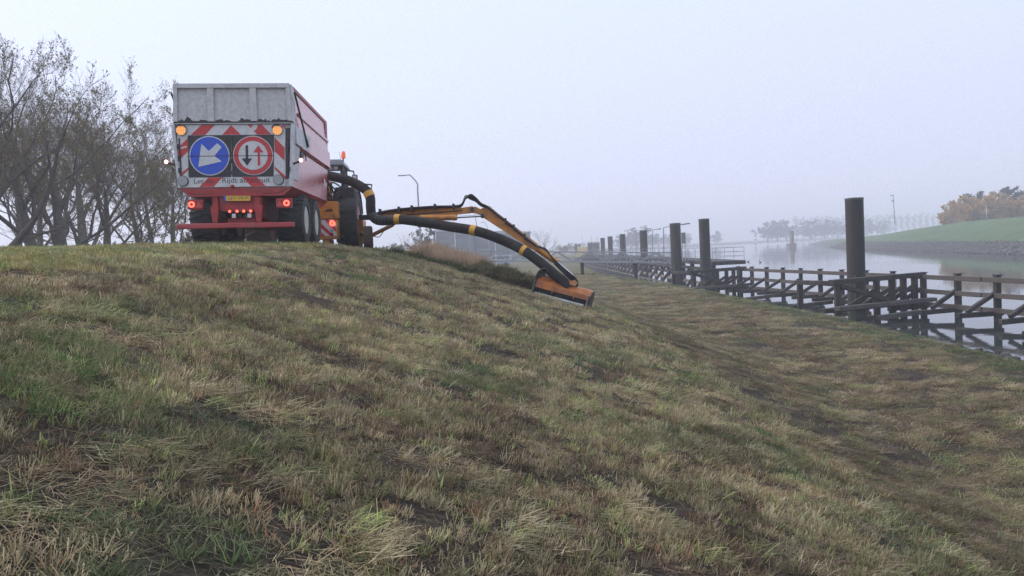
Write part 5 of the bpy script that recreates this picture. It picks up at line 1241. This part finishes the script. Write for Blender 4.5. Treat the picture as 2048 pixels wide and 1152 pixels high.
# far bank lamp mast and gauge post
b = at(1790, 443, 150)
t = thing('lamp_mast', 'slim lamp mast standing on the crest of the green far bank', 'lamp post', (b.x, 150, b.z - 0.6))
zt = at(1787, 391, 150).z - b.z + 0.6
m = MB(); m.tube([(0, 0, 0), (-0.25, 0, zt)], [0.09, 0.06], 8); m.build('pole', galv_m, t)
m = MB(); m.bx(-0.75, -0.15, -0.1, 0.1, zt - 0.05, zt + 0.1); m.build('lamp_head', galv_m, t)
m = MB(); m.bx(-0.55, -0.1, -0.12, 0.12, zt - 1.15, zt - 0.9); m.build('loudspeaker', galv_m, t)
b = at(1973, 430, 125); t = thing('crest_post', 'pale short post on the far bank crest before the autumn trees', 'post', (b.x, 125, b.z - 0.5))
m = MB(); m.tube([(0, 0, 0), (0, 0, 2.2)], 0.06, 6); m.build('pole', far_pole, t)
for k in range(8):
    px = 752 + k * 7.5; Y = 78 + k * 2.0; b = at(px, 500, Y); gz = tz(b.x, Y)
    m = MB(); m.lathe([(0.055, -0.2), (0.05, 0.95), (0.0001, 0.98)], (0, 0, 0), 'Z', 8)
    o = m.build('fence_post', timber_m); o.location = (b.x, Y, gz); tag(o, ('first', 'second', 'third', 'fourth', 'fifth', 'sixth', 'seventh', 'eighth')[k] + ' thin wooden fence post counted rightwards from the support wheel', 'post', 'fence posts on the far crest')
for k, (px, py) in enumerate(((1496, 524), (1521, 525))):
    p = at(px, py, 1); Y = WATER_Z / p.z; p = p * Y
    m = MB(); m.ico((0, 0, 0.06), 0.16, 2, (1.5, 0.8, 0.7)); m.tube([(0.16, 0, 0.10), (0.22, 0, 0.24), (0.24, 0, 0.30)], [0.05, 0.04, 0.05], 8); m.ico((0.26, 0, 0.31), 0.055, 1); m.tube([(0.30, 0, 0.31), (0.38, 0, 0.29)], [0.025, 0.012], 5)
    o = m.build('duck', mat('duck_brown', (0.06, 0.05, 0.045), 0.7), smooth=True); o.location = (p.x, p.y, WATER_Z); o.rotation_euler = (0, 0, k * 2.0)
    tag(o, ('left' if k == 0 else 'right') + ' one of two small ducks afloat in mid river', 'duck', 'ducks on the river')

# ------------------------------------------------------------------ trees
bark_m = mat('bark', (0.11, 0.098, 0.084), 0.9, var=0.3, scale=4, bump=0.3, spec=0.2)
twig_m = mat('twig', (0.15, 0.125, 0.10), 0.9, var=0.25, scale=1.5, spec=0.2)
def leaf_material(name, cols, transl=0.4):
    m = bpy.data.materials.new(name); m.use_nodes = True; n, l = m.node_tree.nodes, m.node_tree.links; n.clear()
    out = n.new('ShaderNodeOutputMaterial'); a = n.new('ShaderNodeAttribute'); a.attribute_name = 'rnd'
    r = n.new('ShaderNodeValToRGB'); el = r.color_ramp.elements
    el[0].color = (*cols[0], 1); el[1].color = (*cols[-1], 1)
    for i, c in enumerate(cols[1:-1]): e = el.new((i + 1) / (len(cols) - 1)); e.color = (*c, 1)
    l.new(a.outputs['Fac'], r.inputs[0])
    d = n.new('ShaderNodeBsdfDiffuse'); t = n.new('ShaderNodeBsdfTranslucent'); mx = n.new('ShaderNodeMixShader'); mx.inputs[0].default_value = transl
    l.new(r.outputs[0], d.inputs[0]); l.new(r.outputs[0], t.inputs[0]); l.new(d.outputs[0], mx.inputs[1]); l.new(t.outputs[0], mx.inputs[2]); l.new(mx.outputs[0], out.inputs[0])
    return m
leaf_olive = leaf_material('leaf_olive', [(0.14, 0.145, 0.055), (0.20, 0.185, 0.08), (0.23, 0.18, 0.09), (0.16, 0.115, 0.07)], 0.6)
leaf_orange = leaf_material('leaf_orange', [(0.50, 0.31, 0.10), (0.60, 0.40, 0.14), (0.42, 0.23, 0.08), (0.54, 0.42, 0.17)], 0.5)
leaf_conifer = leaf_material('leaf_conifer', [(0.020, 0.035, 0.022), (0.035, 0.050, 0.030), (0.028, 0.040, 0.030)])
leaf_grey = leaf_material('leaf_grey', [(0.05, 0.055, 0.035), (0.08, 0.075, 0.05), (0.06, 0.05, 0.04)])

def tubes_np(P, Rr, sides):
    """many tubes at once: P (N,k,3), Rr (N,k)"""
    N, k, _ = P.shape
    T = np.gradient(P, axis=1); T /= np.linalg.norm(T, axis=2, keepdims=True) + 1e-9
    up = np.where(np.abs(T[..., 2:3]) < 0.9, np.array([0, 0, 1.0]), np.array([1.0, 0, 0]))
    A = np.cross(T, up); A /= np.linalg.norm(A, axis=2, keepdims=True) + 1e-9
    B = np.cross(T, A)
    th = np.arange(sides) * 2 * np.pi / sides
    V = P[:, :, None, :] + (A[:, :, None, :] * np.cos(th)[None, None, :, None] + B[:, :, None, :] * np.sin(th)[None, None, :, None]) * Rr[:, :, None, None]
    idx = np.arange(N * k * sides).reshape(N, k, sides); nx_ = np.roll(idx, -1, axis=2)
    Q = np.stack([idx[:, :-1], nx_[:, :-1], nx_[:, 1:], idx[:, 1:]], -1).reshape(-1, 4)
    return V.reshape(-1, 3), Q

def grow_tree(seed, h, spec, trunk_r, lean=(0, 0), fork=0.28, up=0.25, leaf=None):
    """spec: per level (children per branch, length ratio, angle range, points, sides, start t)"""
    rng = np.random.default_rng(seed)
    k = 8; t = np.linspace(0, 1, k)
    th_ = h * fork * 1.9
    P = np.stack([lean[0] * t * th_ + 0.03 * h * np.cumsum(rng.normal(0, 0.25, k)) * t * 0.4, lean[1] * t * th_ + 0.03 * h * np.cumsum(rng.normal(0, 0.25, k)) * t * 0.4, t * th_], 1)[None]
    Rr = (trunk_r * (1 - 0.72 * t) * (1 + 0.5 * np.exp(-t * 12)))[None]
    levels = [(P, Rr, 8)]
    Ls = np.array([th_])
    for li, (nc, ratio, ang, kp, sides, t0) in enumerate(spec):
        P, Rr, _ = levels[-1]; N, k, _ = P.shape
        par = np.repeat(np.arange(N), nc); M = len(par)
        tt = t0 + (1 - t0) * (np.tile((np.arange(nc) + 0.5) / nc, N) + rng.uniform(-0.4, 0.4, M) / nc); tt = np.clip(tt, 0, 0.999)
        f = tt * (k - 1); i0 = f.astype(int); fr = (f - i0)[:, None]
        base = P[par, i0] * (1 - fr) + P[par, i0 + 1] * fr
        tan = P[par, i0 + 1] - P[par, i0]; tan /= np.linalg.norm(tan, axis=1, keepdims=True) + 1e-9
        rad = Rr[par, i0] * (1 - fr[:, 0]) + Rr[par, i0 + 1] * fr[:, 0]
        rv = rng.normal(0, 1, (M, 3)); perp = rv - tan * (rv * tan).sum(1, keepdims=True); perp /= np.linalg.norm(perp, axis=1, keepdims=True) + 1e-9
        if li == 0:
            az = np.tile(np.arange(nc) * 2.4, N) + rng.uniform(-0.4, 0.4, M); perp = np.stack([np.cos(az), np.sin(az), np.zeros(M)], 1)
        a = np.radians(rng.uniform(ang[0], ang[1], M))[:, None]
        d = tan * np.cos(a) + perp * np.sin(a)
        if li == 0: L_ = h * ratio * rng.uniform(0.8, 1.15, M) * (1.05 - 0.35 * tt)
        else: L_ = Ls[par] * ratio * rng.uniform(0.65, 1.2, M) * (1.15 - 0.55 * tt)
        pts = [base]; dd = d
        for q in range(kp - 1):
            dd = dd + rng.normal(0, 0.17, (M, 3)) + np.array([0, 0, up * (1.0 if li < 2 else 0.7)]) * (1 / (kp - 1)) * 1.6
            dd /= np.linalg.norm(dd, axis=1, keepdims=True)
            pts.append(pts[-1] + dd * (L_ / (kp - 1))[:, None])
        Pc = np.stack(pts, 1); r0 = np.clip(rad * rng.uniform(0.30, 0.54, M), 0.0035 + 0.002 * (3 - min(li, 3)), None)
        tl = np.linspace(0, 1, kp)
        levels.append((Pc, r0[:, None] * (1 - 0.75 * tl)[None], sides)); Ls = L_
    # trunk and limbs / twigs
    def pack(ls):
        off = 0; Vs, Qs = [], []
        for P, Rr, sd in ls:
            V, Q = tubes_np(P, Rr, sd); Vs.append(V); Qs.append(Q + off); off += len(V)
        return np.concatenate(Vs), np.concatenate(Qs)
    ntr = 2 if len(levels) > 3 else 1
    V, Q = pack(levels[:ntr + 1]); top = max(V[:, 2].max(), levels[-1][0][..., 2].max()); s_ = h / top
    trunk = quads_np('trunk', V * s_, Q, bark_m, smooth=True)
    V, Q = pack(levels[ntr + 1:]); mi = np.zeros(len(Q), int); rnd = np.zeros(len(V))
    if leaf:
        n, size, lm, dens = leaf; P = levels[-1][0]
        bi = rng.integers(0, len(P), n); f = rng.random(n) * (P.shape[1] - 1.001); i0 = f.astype(int); fr = (f - i0)[:, None]
        c = P[bi, i0] * (1 - fr) + P[bi, i0 + 1] * fr
        if dens is not None:
            keep = rng.random(n) < dens(c * s_, rng); c = c[keep]
        n = len(c); c = c + rng.normal(0, size * 0.6, (n, 3))
        a = rng.normal(0, 1, (n, 3)); a /= np.linalg.norm(a, axis=1, keepdims=True); b = np.cross(a, rng.normal(0, 1, (n, 3))); b /= np.linalg.norm(b, axis=1, keepdims=True)
        sz = size * rng.uniform(0.6, 1.3, n)[:, None] / s_
        LV = np.stack([c - a * sz - b * sz * 0.1, c - b * sz * 0.6, c + a * sz, c + b * sz * 0.6], 1).reshape(-1, 3); LQ = np.arange(4 * n).reshape(n, 4) + len(V)
        V = np.concatenate([V, LV]); Q = np.concatenate([Q, LQ]); mi = np.concatenate([mi, np.ones(n, int)]); rnd = np.concatenate([rnd, np.repeat(rng.random(n), 4)])
        crown = quads_np('crown', V * s_, Q, [twig_m, lm], mi, attr=rnd)
    else:
        crown = quads_np('crown', V * s_, Q, [twig_m], mi)
    return trunk, crown

def plant_tree(name, meshes, x, y, label, rotz=0.0, sc=1.0, group=None, z=None, cat='tree'):
    t = thing(name, label, cat, (x, y, (tz(x, y) if z is None else z) - 0.05), Matrix.Rotation(rotz, 3, 'Z'), group)
    t.scale = (sc, sc, sc) if not isinstance(sc, tuple) else sc
    for nm, me in zip(('trunk', 'crown'), meshes):
        o = bpy.data.objects.new(nm, me); C.objects.link(o); o.parent = t
    return t

big = [(9, 0.56, (24, 66), 8, 6, 0.28), (7, 0.52, (24, 56), 6, 5, 0.22), (7, 0.52, (22, 52), 5, 4, 0.15), (7, 0.52, (18, 46), 4, 3, 0.1), (5, 0.55, (14, 42), 3, 3, 0.15)]
def clustered(sd, lo, hi):
    def f(c, rng): return sstep(lo, hi, fbm(c[:, 0] * 0.35 + 3, c[:, 2] * 0.35, sd, 2)) * np.clip(1.15 - c[:, 2] / 14, 0.2, 1)
    return f
bare = [grow_tree(11, 13.5, big, 0.42, (0.08, 0.0), up=0.34, leaf=(24000, 0.046, leaf_olive, clustered(4, 0.36, 0.64))),
        grow_tree(23, 13.0, big, 0.40, (-0.16, 0.0), up=0.34, leaf=(26000, 0.046, leaf_olive, clustered(9, 0.34, 0.6))),
        grow_tree(37, 12.6, big, 0.34, (0.05, -0.05), up=0.3, leaf=(46000, 0.050, leaf_olive, clustered(15, 0.25, 0.5))),
        grow_tree(51, 12.8, big, 0.26, (-0.06, 0.0), fork=0.33, up=0.5, leaf=(18000, 0.046, leaf_olive, clustered(19, 0.4, 0.65)))]
LG = 'autumn trees behind the dike crest'
def left_tree(px, Y, k, ytop, rot, label):
    x = at(px, 500, Y).x; gz = tz(x, Y); H = at(px, ytop, Y).z - gz; base = (13.5, 13.0, 12.6, 12.8)[k]
    plant_tree('bare_tree', bare[k], x, Y, label, rot, H / base, LG)
left_tree(-70, 33, 0, 45, 0.4, 'large bare tree cut off by the left edge, limbs reaching in')
left_tree(88, 36, 1, 82, 0.0, 'tall bare tree with thick leaning trunk, leftmost whole one')
left_tree(130, 38.5, 0, 108, 2.5, 'bare tree with straight thick trunk right of the leaning one')
left_tree(205, 43, 2, 172, 1.0, 'broad tree with olive leaves left in the middle of the row')
left_tree(285, 46, 3, 202, 0.5, 'slim upright bare tree nearest the trailer, sparse leaves')
left_tree(340, 50, 3, 208, 3.0, 'slim bare tree half hidden behind the left side of the trailer')
left_tree(30, 48, 3, 130, 4.0, 'upright tree farther back between the left edge trees')
left_tree(425, 54, 3, 240, 1.9, 'bare tree behind the trailer, seen only below its chassis')
left_tree(170, 55, 0, 185, 2.2, 'bare tree in the second rank behind the straight thick trunk')
left_tree(312, 60, 3, 215, 0.6, 'bare tree in the second rank just left of the trailer')
left_tree(75, 56, 3, 130, 4.4, 'upright tree in the second rank behind the leaning trunk')
shrub_mesh = [grow_tree(61, 3.2, [(9, 0.75, (10, 60), 6, 4, 0.02), (7, 0.55, (18, 50), 5, 3, 0.15), (8, 0.5, (18, 50), 4, 3, 0.1), (5, 0.5, (15, 45), 3, 3, 0.1)], 0.09, fork=0.12, leaf=(5000, 0.05, leaf_olive, None))]
for k, (px, Y, H, lb) in enumerate(((35, 40, 3.6, 'leafless shrub under the trees near the left edge'), (165, 41, 3.2, 'leafless shrub between the thick trunks and the leafy tree'), (238, 42, 3.8, 'leafless shrub below the leafy middle tree'), (305, 44, 3.5, 'leafless shrub just left of the trailer wheels'), (372, 46, 3.6, 'leafless shrub behind the trailer left wheel'), (470, 50, 3.4, 'leafless shrub seen between the trailer wheels'), (105, 47, 3.4, 'leafless shrub behind the two thick trunks'))):
    x = at(px, 500, Y).x; plant_tree('shrub', shrub_mesh[0], x, Y, lb, k * 1.3, H / 3.2, 'shrubs under the trees', cat='shrub')

mid = [(8, 0.60, (20, 55), 6, 5, 0.25), (7, 0.52, (22, 50), 5, 4, 0.2), (8, 0.50, (20, 50), 4, 3, 0.15), (5, 0.5, (18, 46), 3, 3, 0.1)]
lowb = [(12, 0.5, (20, 70), 6, 5, 0.06), (7, 0.52, (22, 55), 5, 4, 0.1), (8, 0.50, (20, 50), 4, 3, 0.1), (5, 0.5, (18, 46), 3, 3, 0.1)]
hazy_bare = grow_tree(71, 12, mid, 0.3)
hazy_round = grow_tree(75, 12, [(13, 0.52, (25, 80), 6, 5, 0.04), (7, 0.52, (22, 55), 5, 4, 0.1), (7, 0.50, (20, 50), 4, 3, 0.1), (5, 0.5, (18, 46), 3, 3, 0.1)], 0.3, fork=0.3, up=0.1, leaf=(3800, 0.28, leaf_grey, None))
orange_t = [grow_tree(81, 10, lowb, 0.22, leaf=(7000, 0.22, leaf_orange, None)), grow_tree(83, 10, lowb, 0.22, up=0.5, leaf=(7000, 0.22, leaf_orange, None))]
conif = grow_tree(87, 12, [(26, 0.22, (70, 95), 5, 4, 0.12), (8, 0.5, (30, 60), 4, 3, 0.1), (5, 0.5, (20, 50), 3, 3, 0.1)], 0.2, fork=0.5, up=0.0, leaf=(6500, 0.20, leaf_conifer, None))
poplar = grow_tree(91, 18, [(16, 0.30, (16, 34), 5, 4, 0.10), (7, 0.5, (16, 36), 4, 3, 0.1), (6, 0.5, (15, 35), 3, 3, 0.1)], 0.3, fork=0.5, up=0.7, leaf=(500, 0.3, leaf_grey, None))

def far_tree(name, mesh, h0, px, Y, ytop, z, label, rot, group, wide=1.0):
    x = at(px, 500, Y).x; H = at(px, ytop, Y).z - z; s_ = H / h0
    plant_tree(name, mesh, x, Y, label, rot, (s_ * wide, s_ * wide, s_), group, z=z)
far_tree('bare_tree', hazy_bare, 12, 1088, 165, 451, -2.4, 'lone misty bare tree standing behind the outer boom', 0.3, None, 1.25)
far_tree('bare_tree', hazy_bare, 12, 812, 120, 458, -2.2, 'thin misty tree to the right of the support wheel', 1.3, None, 0.55)
far_tree('bare_tree', hazy_round, 12, 848, 130, 452, -2.2, 'misty leafy tree left of the dark hall', 2.3, None, 0.8)
OG = 'autumn trees beyond the far bank'
for k, (px, Y, yt, w, lb) in enumerate(((1897, 205, 408, 1.0, 'small orange tree at the left end of the clump beyond the far bank'), (1916, 200, 397, 1.1, 'low orange tree second from the left beyond the far bank'), (1938, 195, 386, 1.1, 'orange tree with grey tip left of the clump centre'), (1962, 195, 381, 1.2, 'broad orange tree in the clump centre'), (1985, 190, 383, 1.1, 'bright orange tree left of the dark conifer'), (2038, 190, 388, 1.2, 'orange tree right of the dark conifer'))):
    far_tree('autumn_tree', orange_t[k % 2], 10, px + 6, Y, yt + 4, -1.6, lb, k * 1.1, OG, w)
far_tree('conifer', conif, 12, 2014, 205, 374, -1.6, 'dark conifer rising above the orange trees', 0.4, OG, 1.5)
far_tree('conifer', conif, 12, 2052, 215, 380, -1.6, 'dark conifer cut off by the right edge', 2.4, OG, 1.5)
far_tree('conifer', conif, 12, 1951, 215, 383, -1.6, 'dark conifer tip behind the orange trees', 1.4, OG, 1.2)
MG = 'misty trees on the far shore'
for k, (px, Y, yt, w, lb) in enumerate(((1243, 500, 470, 1.4, 'low misty tree left of the tall round one behind the piles'), (1262, 480, 462, 1.2, 'misty tree beside the tall round one behind the piles'), (1276, 470, 452, 1.5, 'tall round misty tree behind the fourth pile'), (1302, 560, 468, 1.0, 'misty tree left of the sign board group'), (1318, 560, 466, 1.0, 'misty tree behind the long armed stage lamp'), (1338, 560, 467, 0.9, 'misty tree just left of the gangway pile'), (1374, 560, 465, 0.9, 'misty tree behind the sign board'), (1433, 620, 461, 1.0, 'small round misty tree right of the second pile'), (1536, 560, 441, 1.2, 'misty round tree nearest the daymark'), (1556, 555, 439, 1.2, 'middle one of the big misty round trees'), (1574, 560, 440, 1.2, 'misty round tree left of the beacon column'), (1624, 600, 440, 1.4, 'misty tree right of the beacon column'), (1650, 590, 437, 1.5, 'misty round tree left of the tallest pile'), (1676, 600, 441, 1.4, 'misty tree just left of the tallest pile'), (1735, 620, 437, 1.0, 'misty tree just right of the tallest pile'), (1763, 640, 440, 1.2, 'misty tree left of the lamp mast'))):
    far_tree('round_tree', hazy_round, 12, px, Y, yt, -2.5, lb, k * 0.9, MG, w)
ORD = ['first', 'second', 'third', 'fourth', 'fifth', 'sixth', 'seventh', 'eighth', 'ninth', 'tenth', 'eleventh', 'twelfth']
for k in range(24):
    px = 1594 + k * 12.4; yt = 433 - (px - 1594) * 0.027 + (k * 7 % 5) - 2
    far_tree('poplar', poplar, 18, px, 840, yt, -2.5, (ORD[k] + ' misty poplar counted from the left end of the far row' if k < 12 else ORD[23 - k] + ' misty poplar counted from the right end of the far row'), k * 0.7, 'row of misty poplars', 1.9)
for k, (px, Y, yt) in enumerate(((765, 150, 488), (783, 155, 485), (800, 160, 487), (1128, 300, 488), (1146, 320, 484))):
    far_tree('bush', shrub_mesh[0], 3.2, px, Y, yt, -2.4, ('left', 'middle', 'right')[k] + ' one of three misty bushes beyond the fence posts' if k < 3 else ('left' if k == 3 else 'right') + ' one of two misty bushes near the moored boat', k, 'misty bushes on low ground', 2.0)

# ------------------------------------------------------------------ tall growth, reeds, heaps, bank rubble
def tall_tile(seed, n, rad, ln, lean, wid, curve, own=(1, 1, 1), plume=False):
    rng = np.random.default_rng(seed); out = []
    for k in range(5):
        c = rng.normal(0, rad * 0.5, 2); out.append(blades(rng, n // 5, c, rad * 0.5, ln, lean, wid, False, curve, levels=4, own=tuple(np.array(own) * rng.uniform(0.75, 1.25)), spread=0.5))
    return join_blades('tall', out)
weed_c = make_coll('weed', [tall_tile(300 + i, 110, 0.26, (0.15, 0.55), (4, 55), (0.008, 0.020), 0.4) for i in range(3)])
reed_c = make_coll('reed', [tall_tile(320 + i, 130, 0.28, (0.30, 1.25), (0, 24), (0.008, 0.018), 0.20) for i in range(3)])
rng = np.random.default_rng(19)
def field(n, s0, s1, y0, y1):
    Y = rng.uniform(y0, y1, n); s_ = rng.uniform(s0, s1, n); return crest_x(Y) + s_, Y, s_
def spread(name, X, Y, coll, cnt, tint, sc, label, cat):
    n = len(X); rot = np.zeros((n, 3)); rot[:, 2] = rng.random(n) * 6.28; rot[:, :2] = rng.normal(0, 0.08, (n, 2))
    o = scatter(name, np.stack([X, Y, terrain(X, Y) - 0.02], 1), rot, np.repeat(sc[:, None], 3, 1), rng.integers(0, cnt, n), tint, coll); return tag(o, label, cat, kind='stuff')
X, Y, s_ = field(900, 0.5, 5.2, 22.2, 46); k = (Y < 24.6) | (fbm(X * 0.5, Y * 0.3, 61) > 0.46); X, Y, s_ = X[k], Y[k], s_[k]
tint = np.array([0.045, 0.075, 0.026]) * rng.uniform(0.6, 1.5, len(X))[:, None] + np.array([0.03, 0.015, 0.0]) * rng.random(len(X))[:, None]
spread('uncut_weeds', X, Y, weed_c, 3, tint, rng.uniform(0.45, 0.9, len(X)) * np.where(Y < 24, 1.0, 0.75), 'dark green uncut weeds along the edge of the mown strip', 'weeds')
X, Y, s_ = field(480, 0.6, 3.2, 25.0, 44); k = fbm(X * 0.9, Y * 0.35, 83) > 0.42; X, Y, s_ = X[k], Y[k], s_[k]
tint = np.array([0.42, 0.31, 0.215]) * rng.uniform(0.7, 1.25, len(X))[:, None]
spread('reeds', X, Y, reed_c, 3, tint, rng.uniform(0.45, 0.85, len(X)) * (0.6 + 0.5 * fbm(X, Y * 0.4, 77)), 'pinkish brown dry reeds beyond the mown strip', 'reeds')
# heaps of cut grass left beside the head
Hs = [(0.15, 21.9, 0.55, 0.34), (-0.35, 22.6, 0.6, 0.36), (0.55, 22.8, 0.55, 0.30), (-0.1, 23.8, 0.7, 0.36), (0.75, 24.4, 0.6, 0.30), (-0.8, 23.9, 0.6, 0.3), (0.3, 25.6, 0.8, 0.32), (1.0, 26.5, 0.7, 0.25), (-0.6, 26.0, 0.8, 0.3)]
P_, R_, S_, I_, T_ = [], [], [], [], []
for (hx, hy, hr_, hh_) in Hs:
    n = 60; r_ = hr_ * np.sqrt(rng.random(n)); th = rng.random(n) * 6.28; X = hx + r_ * np.cos(th); Y = hy + r_ * np.sin(th)
    P_.append(np.stack([X, Y, terrain(X, Y) + hh_ * (1 - (r_ / hr_) ** 2)], 1)); e_ = np.zeros((n, 3)); e_[:, 0] = rng.normal(0, 0.5, n); e_[:, 1] = rng.normal(0.2, 0.5, n); e_[:, 2] = rng.random(n) * 6.28; R_.append(e_)
    S_.append(np.repeat(rng.uniform(0.8, 1.3, n)[:, None], 3, 1)); I_.append(K0['thatch'][0] + rng.integers(0, 5, n)); T_.append(np.array([0.20, 0.175, 0.105]) * rng.uniform(0.5, 1.4, n)[:, None])
tag(scatter('cut_grass_heaps', np.concatenate(P_), np.concatenate(R_), np.concatenate(S_), np.concatenate(I_), np.concatenate(T_), turf_c), 'brown heaps of cut grass lying beside the mower head', 'cut grass', kind='stuff')
# rubble and clods on the muddy bank, stones of the far revetment
def rock_mesh(seed, m):
    rr = random.Random(seed); b = MB(); b.ico((0, 0, 0), 0.5, 2, (1.0, rr.uniform(0.7, 0.9), rr.uniform(0.45, 0.7)), 0.16, rr); return b.mesh('rock', m)
mud_rock = mat('muddy_stone', (0.040, 0.034, 0.030), 0.8, var=0.5, scale=3, bump=0.5, dirt=(0.09, 0.075, 0.06), dirt_amt=0.6, dirt_scale=4)
rock_c = make_coll('clod', [rock_mesh(i, mud_rock) for i in range(5)])
stone_c = make_coll('stone', [rock_mesh(20 + i, stone_m) for i in range(5)])
n = 5200; Y = 11 + 65 * rng.random(n) ** 1.5; q = 0.6 + 5.0 * rng.random(n) ** 1.2; X = edge_x(Y) + q
keep = fbm(X * 0.6, Y * 0.5, 91) + rng.normal(0, 0.08, n) > 0.47; X, Y = X[keep], Y[keep]; n = len(X)
sc = 0.09 + 0.30 * rng.random(n) ** 3; rot = rng.random((n, 3)) * 6.28; rot[:, :2] *= 0.1
tag(scatter('bank_rubble', np.stack([X, Y, terrain(X, Y) + sc * 0.10], 1), rot, np.repeat(sc[:, None], 3, 1), rng.integers(0, 5, n), np.ones((n, 3)), rock_c), 'dark clods and stones on the muddy bank below the berm', 'rubble', kind='stuff')
n = 650; Y = 12 + 60 * rng.random(n) ** 1.4; X = edge_x(Y) + 0.3 + 3.5 * rng.random(n) ** 2
tint = np.array([0.075, 0.11, 0.04]) * rng.uniform(0.6, 1.5, n)[:, None]
spread('bank_weeds', X, Y, weed_c, 3, tint, rng.uniform(0.2, 0.45, n), 'green weeds at the edge of the muddy bank', 'weeds')
sel = np.where((Wd[:, 1] > 60) & (Wd[:, 1] < 250))[0]; n = 5200; i = sel[rng.integers(0, len(sel), n)]; d = 5.0 * rng.random(n); jt = rng.uniform(-2.2, 2.2, n)
p = Wd[i] + Nn[i] * d[:, None] + T[i] * jt[:, None]; z = np.array([bank_z(dd, 0.0) for dd in d])
sc = rng.uniform(0.25, 0.65, n); rot = rng.random((n, 3)) * 6.28; rot[:, :2] *= 0.12
tag(scatter('revetment_stones', np.stack([p[:, 0], p[:, 1], z + sc * 0.08], 1), rot, np.repeat(sc[:, None], 3, 1), rng.integers(0, 5, n), np.ones((n, 3)), stone_c), 'grey revetment stones along the far waterline', 'stones', kind='stuff')

# ------------------------------------------------------------------ haze over the river land
hm_ = bpy.data.materials.new('haze_air'); hm_.use_nodes = True; n_, l_ = hm_.node_tree.nodes, hm_.node_tree.links; n_.clear()
ho = n_.new('ShaderNodeOutputMaterial'); pv = n_.new('ShaderNodeVolumePrincipled')
pv.inputs['Color'].default_value = (0.90, 0.92, 1.0, 1); pv.inputs['Density'].default_value = 0.0017; pv.inputs['Anisotropy'].default_value = 0.2
l_.new(pv.outputs[0], ho.inputs['Volume'])
m = MB(); m.bx(-950, 1260, -110, 1560, -6.4, 25.5); hz = m.build('haze', hm_); tag(hz, 'thin morning mist over the river', 'haze', kind='stuff')
